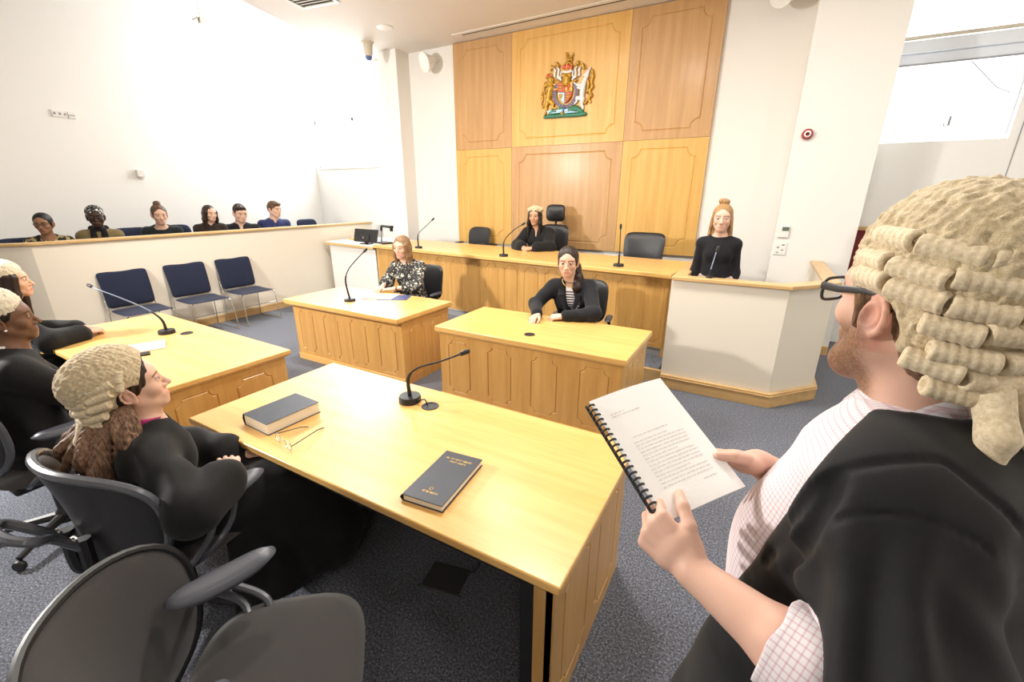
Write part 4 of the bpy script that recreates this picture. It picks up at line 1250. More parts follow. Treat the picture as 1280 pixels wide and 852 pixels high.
for a, b in ((262, 708), (330, 686), (470, 690), (520, 660), (548, 690), (580, 668)):
    p = ew(a, b, -.045); MB().ball(p, .011, 10, 7).build('rose', EM['red'], arms, smooth=True)

fb = thing('floor_box', 'dark floor socket lid in the carpet under the front desk', 'floor box', (-1.10, 1.30, 0), R(12))
MB().box(-.10, .10, -.075, .075, .0, .010).build('lid', mat_plain('dark carpet lid', (.035, .034, .034), .9, bump=.5, bscale=300), fb, bevel=.004)
MB().box(-.115, .115, -.090, -.075, .0, .012).build('edge', mat_plain('worn lid edge', (.07, .07, .068), .7), fb, bevel=.003)
tag(MB().tube(bezier([(-1.02, 1.36, .012), (-.98, 1.42, .05), (-1.0, 1.50, .25), (-1.02, 1.56, .55)], 8), .005, 6).build('power_cable', M['black'], None, smooth=True), 'thin black cable rising from the floor socket under the front desk', 'cable')
# ------------------------------------------------------------------ people
def V3(*a): return np.array(a, float)
def unit(v): v = np.array(v, float); return v / np.linalg.norm(v)

class Fr:
    """frame: x = the person's right, y = forward, z = up"""
    def __init__(s, o, fwd, up=(0, 0, 1), sc=1.0, roll=0.0):
        s.o = np.array(o, float); f = unit(fwd); u = np.array(up, float)
        r = unit(np.cross(f, u)); u = np.cross(r, f)
        if roll:
            c, q = math.cos(roll), math.sin(roll); r, u = r * c + u * q, u * c - r * q
        s.M = np.stack([r, f, u], 1); s.s = sc
    def p(s, x, y, z): return s.o + s.M @ (np.array([x, y, z], float) * s.s)
    def d(s, x, y, z): return s.M @ np.array([x, y, z], float)
    def loc(s, P): return ((P - s.o) @ s.M) / s.s

def head_into(S, F, ear=True, male=False, jaw=1.0, nose=1.0, fine=True):
    s = F.s
    def E(c, r, k=.015, mode='add', M=None): S.ell(F.p(*c), np.array(r) * s, k * s, F.M if M is None else F.M @ M, mode)
    def C(a, b, ra, rb, k=.012, mode='add'): S.cone(F.p(*a), F.p(*b), ra * s, rb * s, k * s, mode)
    E((0, -.014, .036), (.074, .094, .086))                    # skull
    E((0, .030, -.005), (.063, .062, .090), .03)               # face mass
    w = 1.08 if male else .95
    for q in (-1, 1):
        C((q * .054 * w, .004, -.052), (q * .020 * w, .066, -.094 * jaw), .017 * w, .015 * w, .03)
        E((q * .040, .060, -.026), (.022, .020, .020), .025)   # cheek
    E((0, .070, -.095 * jaw), (.022 * w, .019, .018), .022)    # chin
    E((0, .072 if male else .069, .030), (.050, .016 if male else .013, .018), .025)               # brow
    for q in (-1, 1):
        E((q * .032, .093, .004), (.017, .013, .0115), .012, 'sub')   # eye socket
    C((0, .083, .012), (0, .104 + .004 * nose, -.030), .0075, .0105 * nose, .012)   # nose
    E((0, .103 + .004 * nose, -.034), (.011, .010, .0095), .008)
    for q in (-1, 1):
        E((q * .0125, .094, -.037), (.0085, .010, .0075), .006)
        E((q * .007, .100, -.045), (.004, .006, .0035), .003, 'sub')
    E((0, .078, -.066), (.030, .018, .020), .02)               # muzzle
    E((0, .0915, -.0620), (.022, .0065, .0052), .005)          # lips
    E((0, .0895, -.0722), (.0195, .0075, .0062), .005)
    C((-.022, .099, -.0670), (.022, .099, -.0670), .0022, .0022, .003, 'sub')
    for q in (-1, 1):                                          # eyelids round the eyeball
        if fine:
            E((q * .032, .0785, .004), (.0152, .0145, .0142), .004)
            E((q * .032, .094, .0045), (.0140, .010, .0056), .003, 'sub')
        if ear:
            t = R(14)
            A = np.array([[1, 0, 0], [0, math.cos(t), -math.sin(t)], [0, math.sin(t), math.cos(t)]]) 
            c, n = math.cos(q * .35), math.sin(q * .35)
            B = np.array([[c, n, 0], [-n, c, 0], [0, 0, 1]])
            E((q * .080, -.010, -.012), (.0075, .020, .032), .006, 'add', A @ B)
            if fine:
                ring = []
                for t_ in np.linspace(-.6, PI * 1.32, 9):
                    yy, zz = -.012 - .0185 * math.sin(t_) + .0, -.008 + .028 * math.cos(t_)
                    ring.append(F.p(q * (.0815 - .30 * (yy + .012) * 1.0 + .002), yy, zz))
                S.chain(ring, [.0042 * s] * 9, .003 * s)
                E((q * .0885, -.006, -.010), (.0065, .009, .015), .004, 'sub', A @ B)
                E((q * .0815, .004, -.012), (.004, .004, .007), .004)
            else:
                E((q * .0865, -.004, -.008), (.006, .011, .017), .005, 'sub', A @ B)
            E((q * .0790, .000, -.040), (.0065, .008, .010), .006)

def neck_into(S, F, N, r0=.050, r1=.058, k=.035):
    S.cone(F.p(0, -.020, -.050), N, r0 * F.s, r1 * F.s, k * F.s)
    S.cone(F.p(0, .01, -.075), N + F.d(0, 1, 0) * .02, .034 * F.s, .04 * F.s, k * F.s)

def eyes(F, root, off, iris=(.10, .06, .03)):
    m_w, m_i, m_p = EYE['white'], iris_mat(iris), EYE['pupil']
    for q in (-1, 1):
        c = F.p(q * .032, .0785, .004) - off
        r = .0132 * F.s
        fw = Vector(F.d(0, 1, 0.0))
        Mq = Matrix.Translation(Vector(c)) @ fw.to_track_quat('Z', 'Y').to_matrix().to_4x4()
        prof = [0, .20, .26, .56, .62, .85, 1.2, 1.8, 2.4, PI]
        mb = MB(); seg = 16
        for i in range(len(prof) - 1):
            a, b = prof[i], prof[i + 1]
            mi = 2 if i < 2 else (1 if i < 4 else 0)
            vs = [];
            for t in (a, b):
                for j in range(seg): vs.append((r * math.sin(t) * math.cos(2 * PI * j / seg), r * math.sin(t) * math.sin(2 * PI * j / seg), r * math.cos(t)))
            mb.add(vs, [(j, (j + 1) % seg, seg + (j + 1) % seg, seg + j) for j in range(seg)], Mq, mi)
        mb.build('eye', [m_w, m_i, m_p], root, smooth=True, weld=True, angle=180)
EYE = {'white': mat_plain('eye white', (.50, .47, .44), .15), 'pupil': mat_plain('pupil', (.005, .005, .005), .08)}
_iris = {}
def iris_mat(c):
    if c not in _iris: _iris[c] = mat_plain('iris', c, .12)
    return _iris[c]

def hand_into(S, wrist, fing, back, left, s=1.0, curl=((.35, .4, .25),) * 4, thumb=None, spread=.06, k=.006, fan=None):
    """wrist point, finger direction, back-of-hand normal; left = True for a left hand. Returns finger tips."""
    y = unit(fing); n = np.array(back, float); n = unit(n - y * (n @ y))
    x = np.cross(y, n)                       # to the right when looking along the fingers with the back up
    if not left: x = -x                      # thumb side: a left hand seen from its back has the thumb on the right
    W = np.array(wrist, float)
    def P(a, b, c): return W + (x * a + y * b + n * c) * s
    S.oval(P(0, -.012, 0), P(.002, .045, 0), (.026 * s, .019 * s), (.038 * s, .016 * s), x, .012 * s)
    S.oval(P(.002, .045, 0), P(0, .088, .001), (.038 * s, .016 * s), (.041 * s, .0125 * s), x, .012 * s)
    S.ell(P(.026, .035, -.010), V3(.017, .028, .014) * s, .012 * s, np.stack([x, y, n], 1))    # ball of the thumb
    roots = ((.031, .090), (.0105, .095), (-.0105, .091), (-.030, .082))
    lens = ((.043, .026, .020), (.047, .030, .022), (.044, .028, .021), (.034, .021, .018))
    tips = []
    for i in range(4):
        a = np.array(P(*roots[i], .0))
        ang = (1.5 - i) * spread + (0 if fan is None else fan[i])
        d0 = y * math.cos(ang) + x * math.sin(ang)
        rad = (.0092, .0095, .0090, .0080)[i] * s
        t = 0; pts = [P(roots[i][0] * .9, roots[i][1] - .02, .0), a]; rs = [rad * 1.05, rad * 1.05]
        for j in range(3):
            t += curl[i][j]
            d = d0 * math.cos(t) - n * math.sin(t)
            pts.append(pts[-1] + d * lens[i][j] * s); rs.append(rad * (.98, .88, .74)[j])
        for j in range(len(pts) - 1):
            S.cone(pts[j], pts[j + 1], rs[j], rs[j + 1], .003 * s if j else .009 * s)
        tips.append(pts[-1])
    th = thumb or ((.046, .052, -.016), (.056, .082, -.024), (.056, .108, -.030))
    pts = [P(.022, .020, -.006)] + [P(*q) for q in th]
    rr = [.0135 * s, .0122 * s, .0105 * s, .0085 * s]
    for j in range(3): S.cone(pts[j], pts[j + 1], rr[j], rr[j + 1], .005 * s if j else .010 * s)
    return tips

def ik(sh, wr, l1, l2, pole):
    d = wr - sh; L = np.linalg.norm(d); L2 = min(L, (l1 + l2) * .999); u = d / L
    a = (l1 * l1 - l2 * l2 + L2 * L2) / (2 * L2); h = math.sqrt(max(l1 * l1 - a * a, 0))
    p = np.array(pole, float); p = p - u * (p @ u); p = unit(p)
    return sh + u * a + p * h

def skin_color(F, base, lip, brow, blush=.06, beard=None, beard_fn=None, browz=.0, browthick=.0040):
    base = np.array(base); lip = np.array(lip); brow = np.array(brow)
    def fn(Vw):
        C = np.tile(base, (len(Vw), 1))
        L = F.loc(Vw); x, y, z = L[:, 0], L[:, 1], L[:, 2]
        ax = np.abs(x)
        near = (y > .045) & (np.abs(z) < .14) & (ax < .09)
        b = np.exp(-((ax - .042) / .02) ** 2 - ((z + .03) / .02) ** 2) * near * blush
        b = np.maximum(b, np.exp(-(ax / .014) ** 2 - ((z + .034) / .014) ** 2) * near * blush * .8)
        C = C * (1 - b[:, None]) + C * np.array([1.05, .72, .70]) * b[:, None]
        er = np.exp(-(((ax - .080) / .012) ** 2)) * (np.abs(z + .012) < .05) * (np.abs(y + .008) < .035) * min(1, blush * 4)
        C = C * (1 - er[:, None]) + C * np.array([1.0, .66, .62]) * er[:, None]
        lp = np.exp(-((ax / .0225) ** 4)) * np.exp(-(((z + .067) / .0105) ** 4)) * (y > .082)
        C = C * (1 - lp[:, None]) + lip * lp[:, None]
        if beard is not None:
            m = beard_fn(x, y, z)[:, None]
            C = C * (1 - m) + np.array(beard) * m
        za = .0255 + browz - (np.clip((ax - .030) / .022, -1, 1) ** 2) * .004
        br = np.exp(-(((z - za) / browthick) ** 4)) * (ax > .011) * (ax < .054) * (y > .04)
        br = br * .85
        C = C * (1 - br[:, None]) + brow * br[:, None]
        ln = np.exp(-(((z - .0098) / .0022) ** 2)) * (np.abs(ax - .032) < .016) * (y > .05) * .75      # lashes
        C = C * (1 - ln[:, None]) + brow * .5 * ln[:, None]
        return np.clip(C, 0, 1)
    return fn

M['skin'] = mat_vcol('skin', .48, .12, .35, .08, 260)
M['skin_far'] = mat_vcol('skin far', .5, .0, .35)
SK = dict(fair=(.68, .43, .32), light=(.64, .39, .27), tan=(.52, .30, .18), brown=(.30, .155, .085), deep=(.17, .085, .048), dark=(.055, .026, .018))

def torso_into(S, P, N, side, fwd, w=1.0, d=1.0, infl=0.0, shoulders=None, female=True, bust=.5, k=.05, h_from=0.0, shoulder_r=.055):
    """from pelvis P to neck base N"""
    ax = N - P; L = np.linalg.norm(ax); a = ax / L; side = unit(side); f = unit(np.cross(a, side)); f = f if f @ np.array(fwd) > 0 else -f
    secs = [(-.06, .165, .115), (.06, .172, .12), (.34, .138 if female else .155, .100), (.62, .150 if female else .175, .112), (.80, .150 if female else .178, .100), (.93, .085, .065)]
    pts = [(P + ax * t, (rx * w + infl, ry * d + infl)) for t, rx, ry in secs if t >= h_from]
    for (p0, r0), (p1, r1) in zip(pts, pts[1:]): S.oval(p0, p1, r0, r1, side, k)
    if female and bust:
        for q in (-1, 1): S.ell(P + ax * .62 + side * q * .070 * w + f * (.075 * d + infl * .6), V3(.055, .05, .058) * bust ** .33 + infl * .5, .05)
    if shoulders is not None:
        for sh in shoulders:
            S.cone(P + ax * .90, sh, shoulder_r + infl, shoulder_r * .95 + infl, k)
    return f

def fold_fn(amp, freq, seed=0, ax=(1, .6, .25), ax2=(.3, 1, .5)):
    rs = np.random.default_rng(seed); ph = rs.uniform(0, 6.28, 6); a = np.array(ax); b = np.array(ax2)
    def fn(x, y, z):
        u = a[0] * x + a[1] * y + a[2] * z; v = b[0] * x + b[1] * y + b[2] * z
        w = .35 * np.sin(v * freq * .35 + ph[0]) + .2 * np.sin(z * freq * .5 + ph[1])
        q = np.sin(u * freq + 3 * w + ph[2]) * .6 + np.sin(v * freq * .7 + 4 * w + ph[3]) * .4
        return -amp * q * (.6 + .4 * np.sin(z * freq * .2 + ph[4]))
    return fn

def hair_cap(S, F, front=.072, low=-.03, vol=1.0, k=.02, facecut=True, y0=-.018):
    s = F.s
    S.ell(F.p(0, y0, .034), V3(.083, .102, .092) * vol * s, 0, F.M)
    S.ell(F.p(0, y0 - .03, -.01), V3(.074, .075, .075) * vol * s, k, F.M)
    if facecut:
        S.ell(F.p(0, .125, -.035), V3(.079, .098, .118) * s, .008 * s, F.M, 'sub')
        S.ell(F.p(0, .06, -.10), V3(.062, .08, .085) * s, .01 * s, F.M, 'sub')

def strands(F, amp=.0025, freq=260, mode='z'):
    o = F.o.astype(np.float32); Mx = F.M
    def fn(x, y, z):
        dx, dy, dz = x - o[0], y - o[1], z - o[2]
        lx = dx * Mx[0, 0] + dy * Mx[1, 0] + dz * Mx[2, 0]; ly = dx * Mx[0, 1] + dy * Mx[1, 1] + dz * Mx[2, 1]; lz = dx * Mx[0, 2] + dy * Mx[1, 2] + dz * Mx[2, 2]
        if mode == 'z': a = np.arctan2(lx, ly + .02) * .085
        else: a = lx
        return -amp * np.sin(a * freq + 1.3 * np.sin(lz * 30) + .7 * np.sin(a * 90)) * .7
    return fn

def place(root_loc): return np.array(root_loc, float)

class Person:
    def __init__(s, label, base, group=None):
        s.root = thing('person', label, 'person', tuple(base), 0, group); s.off = np.array(base, float)
    def add(s, name, S, h, mat, color=None, label=None, lo=None, hi=None, parent=None, extra=None):
        parts = S if isinstance(S, list) else [S.skin(h, lo, hi)]
        parts2 = [(V - s.off, Q) for V, Q in parts]
        col = None if color is None else (lambda V: color(V + s.off))
        o = mesh_from(name, parts2, mat, parent or s.root, col, label)
        if extra is not None:
            a = o.data.attributes.new('bodyco', 'FLOAT_VECTOR', 'POINT')
            W = extra(np.concatenate([V for V, Q in parts])).astype(np.float32)
            a.data.foreach_set('vector', W.ravel())
        return o
# ------------------------------------------------------------------ clothing materials
M['robe'] = mat_fabric('black robe cloth', (.0075, .0075, .008), .8, 800, .3, .08, .15, 30)
M['suit'] = mat_fabric('black wool jacket', (.010, .011, .014), .85, 900, .3, .08, .15, 60)
M['black_knit'] = mat_fabric('black fine knit', (.008, .008, .011), .8, 900, .2, .08, .1, 60)
M['trousers'] = mat_fabric('dark trousers', (.007, .007, .008), .85, 900, .2, .2, .1, 60)
M['shoe'] = mat_plain('black shoe', (.01, .01, .01), .35)
M['h_black'] = mat_hair('black hair', (.004, .004, .004), (.018, .015, .014))
M['h_dark'] = mat_hair('dark brown hair', (.010, .006, .005), (.045, .024, .015))
M['h_brown'] = mat_hair('brown hair', (.045, .022, .011), (.16, .08, .038))
M['h_chest'] = mat_hair('light brown hair', (.11, .058, .026), (.38, .23, .115))
M['h_blond'] = mat_hair('dark blond hair', (.17, .085, .03), (.56, .34, .14))

def mat_floral():
    m, nt, b = _mat('floral print')
    mp = coords(nt)
    v = nd(nt, 'ShaderNodeTexNoise', Scale=46.0, Detail=2.0, Distortion=1.2); nt.links.new(mp.outputs[0], v.inputs['Vector'])
    w = nd(nt, 'ShaderNodeTexNoise', Scale=16.0, Detail=1.0); nt.links.new(mp.outputs[0], w.inputs['Vector'])
    mx = nd(nt, 'ShaderNodeMath', operation='MULTIPLY_ADD'); mx.inputs[1].default_value = .45
    nt.links.new(w.outputs['Fac'], mx.inputs[0]); nt.links.new(v.outputs['Fac'], mx.inputs[2])
    r = ramp(nt, [(.0, (.010, .010, .012)), (.800, (.012, .012, .014)), (.825, (.30, .29, .20)), (.85, (.78, .76, .68)), (1, (.84, .80, .72))])
    nt.links.new(mx.outputs[0], r.inputs[0]); nt.links.new(r.outputs[0], b.inputs['Base Color']); b.inputs['Roughness'].default_value = .7
    return m
def mat_stripe():
    m, nt, b = _mat('breton stripes')
    mp = coords(nt, (0, 0, 1)); s = nt.nodes.new('ShaderNodeSeparateXYZ'); nt.links.new(mp.outputs[0], s.inputs[0])
    k = nd(nt, 'ShaderNodeMath', operation='MULTIPLY'); k.inputs[1].default_value = 250; nt.links.new(s.outputs['Z'], k.inputs[0])
    q = nd(nt, 'ShaderNodeMath', operation='SINE'); nt.links.new(k.outputs[0], q.inputs[0])
    lim = nd(nt, 'ShaderNodeMath', operation='LESS_THAN'); lim.inputs[1].default_value = .955; nt.links.new(s.outputs['Z'], lim.inputs[0])
    mu = nd(nt, 'ShaderNodeMath', operation='MULTIPLY'); nt.links.new(q.outputs[0], mu.inputs[0]); nt.links.new(lim.outputs[0], mu.inputs[1])
    r = ramp(nt, [(.1, (.80, .78, .76)), (.18, (.02, .025, .06))]); nt.links.new(mu.outputs[0], r.inputs[0])
    nt.links.new(r.outputs[0], b.inputs['Base Color']); b.inputs['Roughness'].default_value = .85
    return m
def mat_blotch(name, c1, c2, scale=40, lo=.5, hi=.56, stretch=(1, 1, 1)):
    m, nt, b = _mat(name)
    mp = coords(nt, stretch); v = nd(nt, 'ShaderNodeTexNoise', Scale=scale, Detail=2.0); nt.links.new(mp.outputs[0], v.inputs['Vector'])
    r = ramp(nt, [(lo, c1), (hi, c2)]); nt.links.new(v.outputs['Fac'], r.inputs[0]); nt.links.new(r.outputs[0], b.inputs['Base Color']); b.inputs['Roughness'].default_value = .8
    return m
M['floral'] = mat_floral(); M['stripe'] = mat_stripe()

UP = V3(0, 0, 1)
def flat(v): v = np.array(v, float); v[2] = 0; return unit(v)
def rightof(f): return np.array([f[1], -f[0], 0.0])

def sit(label, base, head, look, face, pelvis, hs=1.0, bs=1.0, skin='light', lip=(.50, .16, .14), brow=(.03, .018, .012), iris=(.08, .05, .03), male=False,
        hair=None, hair_mat=None, top=None, top_name='top', arms=None, hands=None, neck='round', voxel=.0055, hvox=.0036, sleeve=1.0, sleeve_w=.0, robe=False, roll=0,
        group=None, legs=True, bust=.5, fold=.004, feet_z=0.0, shoulder_w=None, seed=1, neck_drop=.0, extra=None, collar=None, wide_cuff=0, chin_up=0, hipw=1.0, beard=None, far=True, skirt=False):
    """seated figure; look = where the head points, face = where the chest points"""
    pr = Person(label, base, group)
    F = Fr(head, look, sc=hs, roll=roll)
    f = flat(face); r = rightof(f)
    P = np.array(pelvis, float)
    N = F.p(0, -.028, -.155) * .75 + (np.array([P[0], P[1], 0]) + f * .02 + UP * (F.o[2] - .175 * hs)) * .25
    N = N + UP * neck_drop
    ax = unit(N - P)
    sw = (shoulder_w or (.185 if male else .160)) * bs
    shs = [N - ax * .072 * bs - r * sw, N - ax * .072 * bs + r * sw]            # left, right
    B = Solid()
    head_into(B, F, male=male)
    neck_into(B, F, N + f * .01, .056 if male else .049, .062 if male else .056)
    torso_into(B, P, N, r, f, bs, bs, -.010, shs, not male, bust, .05, h_from=.3, shoulder_r=.045 * bs)
    G = Solid()
    torso_into(G, P, N, r, f, bs * hipw, bs, .010, shs, not male, bust, .055, shoulder_r=.056 * bs)
    tipz = []
    for i, sgn in ((0, -1), (1, 1)):
        sh = shs[i]
        spec = hands[i] if hands else None
        if spec is None:
            wr = P + r * sgn * .10 + f * .26 + UP * .10
            spec = dict(wrist=wr, fing=f, back=UP, curl=((.4, .5, .3),) * 4)
        wr = np.array(spec['wrist'], float)
        el = spec.get('elbow')
        if el is None: el = ik(sh, wr, .285 * bs, .250 * bs, spec.get('pole', r * sgn * .45 - UP * .8 - f * .35))
        el = np.array(el, float)
        B.cone(sh, el, .040 * bs, .036 * bs, .03); B.cone(el, wr, .036 * bs, .0255 * bs, .02)
        hand_into(B, wr, spec.get('fing', f), spec.get('back', UP), i == 0, spec.get('s', .95 * bs), spec.get('curl', ((.3, .4, .3),) * 4), spec.get('thumb'), spec.get('spread', .06))
        e = .013 + sleeve_w
        G.cone(sh, el, .050 * bs + e * .8, .043 * bs + e, .045)
        if sleeve > .05:
            w2 = el + (wr - el) * sleeve
            G.cone(el, w2, .043 * bs + e, (.036 - .006 * sleeve) * bs + e + wide_cuff, .03)
            if wide_cuff: G.cone(w2 + UP * -.03, el - UP * .02, .04 + wide_cuff, .05 + e, .05)
    # bottom of the garment spreads over the seat
    if robe:
        G.oval(P + f * .05 - UP * .02, P + f * .34 - UP * .02, (.21 * bs, .11), (.20 * bs, .10), r, .07)
        for q in (-1, 1): G.cone(P + f * .38 + r * q * .10 - UP * .02, P + f * .40 + r * q * .11 - UP * (P[2] - feet_z - .14), .085, .10, .08)
    else:
        G.plane(P + UP * -.055, -UP)
    if skirt:                                    # the open gown falls over the knees to the carpet
        for q in (-1, 1): G.chain([P + f * .36 + r * q * .10, P + f * .52 + r * q * .13 - UP * .03, P + f * .60 + r * q * .17 - UP * (P[2] - .20), P + f * .58 + r * q * .20 - UP * (P[2] - .07)], [.10, .115, .12, .07], .09)
        G.oval(P + f * .30 + r * .14 - UP * .05, P + f * .34 + r * .24 - UP * (P[2] - .10), (.14, .06), (.22, .05), f, .08)
    # neckline
    if neck == 'round': G.ell(N + f * .045 + UP * .040, V3(.078, .095, .060) * bs, .008, np.stack([r, f, UP], 1), 'sub')
    if neck == 'scoop': G.ell(N + f * .065 + UP * .040, V3(.098, .11, .085) * bs, .008, np.stack([r, f, UP], 1), 'sub')
    if neck == 'v': 
        G.ell(N + f * .03 + UP * .05, V3(.070, .085, .060) * bs, .006, np.stack([r, f, UP], 1), 'sub')
        G.cone(N + f * .11 + UP * .02, N + f * .13 - UP * .17 * bs, .045 * bs, .010, .006, 'sub')
    if neck == 'open':
        G.ell(N + f * .03 + UP * .05, V3(.074, .085, .060) * bs, .006, np.stack([r, f, UP], 1), 'sub')
        G.cone(N + f * .13 + UP * .02, P + f * .20 + ax * .12, .072 * bs, .058 * bs, .006, 'sub')
    if neck == 'high': G.cone(N, N + UP * .035 - f * .005, .066, .062, .03); G.ell(N + UP * .09, V3(.056, .056, .07), .004, None, 'sub')
    if collar: collar(G, N, f, r, bs)
    if fold: G.warp(fold_fn(fold, 42, seed))
    col = skin_color(F, SK[skin] if isinstance(skin, str) else skin, lip, brow, beard=None if beard is None else beard[0], beard_fn=None if beard is None else beard[1])
    hz = F.o[2] - .16 * hs
    # the body is one skin: finer round the head, its lower edge hidden in the clothes
    pr.add('body', B, hvox if voxel <= hvox else voxel * .72, M['skin_far'] if far else M['skin'], col)
    eyes(F, pr.root, pr.off, iris)
    if top is not None: pr.add(top_name, G, voxel, top)
    if hair is not None:
        H = Solid(); hair(H, F, N, f, r); pr.add('hair', H, hvox * 1.05, hair_mat)
    if legs:
        T = Solid()
        for q in (-1, 1):
            hip = P + r * q * .09; kn = P + f * .42 * bs + r * q * .11 + UP * .0; an = kn - f * .02 + UP * (feet_z + .09 - kn[2])
            T.cone(hip, kn, .088, .064, .04); T.cone(kn, an, .062, .044, .03)
        T.ell(P, V3(.17, .13, .10) * bs, .05, np.stack([r, f, UP], 1))
        pr.add('trousers', T, .009, M['trousers'])
        for q in (-1, 1):
            an = P + f * .40 * bs + r * q * .11; an[2] = feet_z
            Sx = Solid(); Sx.oval(an + UP * .05 - f * .05, an + UP * .038 + f * .15, (.036, .045), (.040, .026), r, .02); Sx.cone(an + UP * .05, an + UP * .11, .042, .043, .02); Sx.plane(an, -UP)
            pr.add('shoe', Sx, .007, M['shoe'])
    if extra: extra(pr, F, N, f, r, P, shs)
    return pr, F, N, f, r, P, shs

def face_cut(H, F):
    s = F.s
    H.ell(F.p(0, .125, -.035), V3(.079, .098, .118) * s, .008 * s, F.M, 'sub')
    H.ell(F.p(0, .06, -.10), V3(.062, .08, .085) * s, .01 * s, F.M, 'sub')
# ------------------------------------------------------------------ hair styles
def hair_long(front_vol=1.0, length=.24, side=.062, thick=.034, back=.05, part=0.0, fwd=.0, cut=True):
    def fn(H, F, N, f, r):
        s = F.s
        hair_cap(H, F, vol=1.02 * front_vol, facecut=False)
        for q in (-1, 1):
            a = F.p(q * (side + .012), .020, .030); b = F.p(q * (side + .020), .0 + fwd, -.09); c = F.p(q * (side + .022), -.005 + fwd, -.09 - length)
            H.oval(a, b, (.022 * s, .045 * s), (.026 * s, .05 * s), F.M[:, 0], .025); H.oval(b, c, (.026 * s, .05 * s), (.022 * s, .036 * s), F.M[:, 0], .025)
        H.oval(F.p(0, -.06, -.02), F.p(0, -.075, -.09 - length), (.08 * s, .05 * s), (.075 * s, .035 * s), F.M[:, 0], .04)
        H.warp(strands(F, .0022, 240)); face_cut(H, F)
    return fn
def hair_back(bun=True, vol=1.03, tail=None):
    def fn(H, F, N, f, r):
        s = F.s
        hair_cap(H, F, vol=vol, facecut=False)
        if bun: H.ell(F.p(*bun[0]), np.array(bun[1]) * s, .012, F.M)
        if tail:
            H.chain([F.p(*q) for q in tail[0]], [q * s for q in tail[1]], .02)
        H.warp(strands(F, .0016, 300))
        face_cut(H, F); H.ell(F.p(0, .132, -.028), V3(.072, .100, .134) * s, .014 * s, F.M, 'sub')
    return fn
def hair_short(fringe=.0, vol=1.0, top=.0, side=.0):
    def fn(H, F, N, f, r):
        s = F.s
        H.ell(F.p(0, -.016, .040 + top), V3(.081, .100, .090) * vol * s, 0, F.M)
        H.ell(F.p(0, -.045, -.005), V3(.070, .060, .065) * s, .02, F.M)
        H.ell(F.p(fringe, .055, .088 + top), V3(.060, .045, .032) * s, .02, F.M)
        H.ell(F.p(0, .125, -.040), V3(.085, .090, .112) * s, .008 * s, F.M, 'sub')
        H.ell(F.p(0, .05, -.10), V3(.075, .09, .085) * s, .01 * s, F.M, 'sub')
        for q in (-1, 1): H.ell(F.p(q * .088, -.008, -.025), V3(.022, .024, .034) * s, .005, F.M, 'sub')
        H.warp(strands(F, .003, 130)); H.warp(fold_fn(.003, 120, 3))
    return fn

# ------------------------------------------------------------------ horsehair wigs
def mat_wig(name, a, b_, scale=120, bump=.6):
    m, nt, b = _mat(name)
    mp = coords(nt); n = nd(nt, 'ShaderNodeTexNoise', Scale=scale, Detail=4.0, Roughness=.65); nt.links.new(mp.outputs[0], n.inputs['Vector'])
    n2 = nd(nt, 'ShaderNodeTexNoise', Scale=scale * 5, Detail=2.0); nt.links.new(mp.outputs[0], n2.inputs['Vector'])
    r = ramp(nt, [(.3, a), (.7, b_)]); nt.links.new(n.outputs['Fac'], r.inputs[0]); nt.links.new(r.outputs[0], b.inputs['Base Color'])
    ad = nd(nt, 'ShaderNodeMath', operation='ADD'); nt.links.new(n.outputs['Fac'], ad.inputs[0]); nt.links.new(n2.outputs['Fac'], ad.inputs[1])
    bp = nd(nt, 'ShaderNodeBump', Strength=bump, Distance=.004); nt.links.new(ad.outputs[0], bp.inputs['Height']); nt.links.new(bp.outputs[0], b.inputs['Normal'])
    b.inputs['Roughness'].default_value = .8; b.inputs['Sheen Weight'].default_value = .3; b.inputs['Specular IOR Level'].default_value = .2
    return m
M['wig'] = mat_wig('horsehair wig', (.46, .35, .19), (.74, .62, .42))
M['wig_pale'] = mat_wig('pale horsehair wig', (.60, .53, .38), (.84, .78, .64))
M['curl'] = mat_wig('rolled horsehair curls', (.55, .43, .26), (.80, .69, .50), 160, .16)
def frizz(amp=.004, freq=170, seed=0):
    rs = np.random.default_rng(seed); A = rs.normal(size=(7, 3)); A /= np.linalg.norm(A, axis=1)[:, None]; ph = rs.uniform(0, 6.28, 7)
    def fn(x, y, z):
        t = 0
        for a, p in zip(A, ph): t = t + np.sin((a[0] * x + a[1] * y + a[2] * z) * freq + p)
        return -amp * t / 3
    return fn

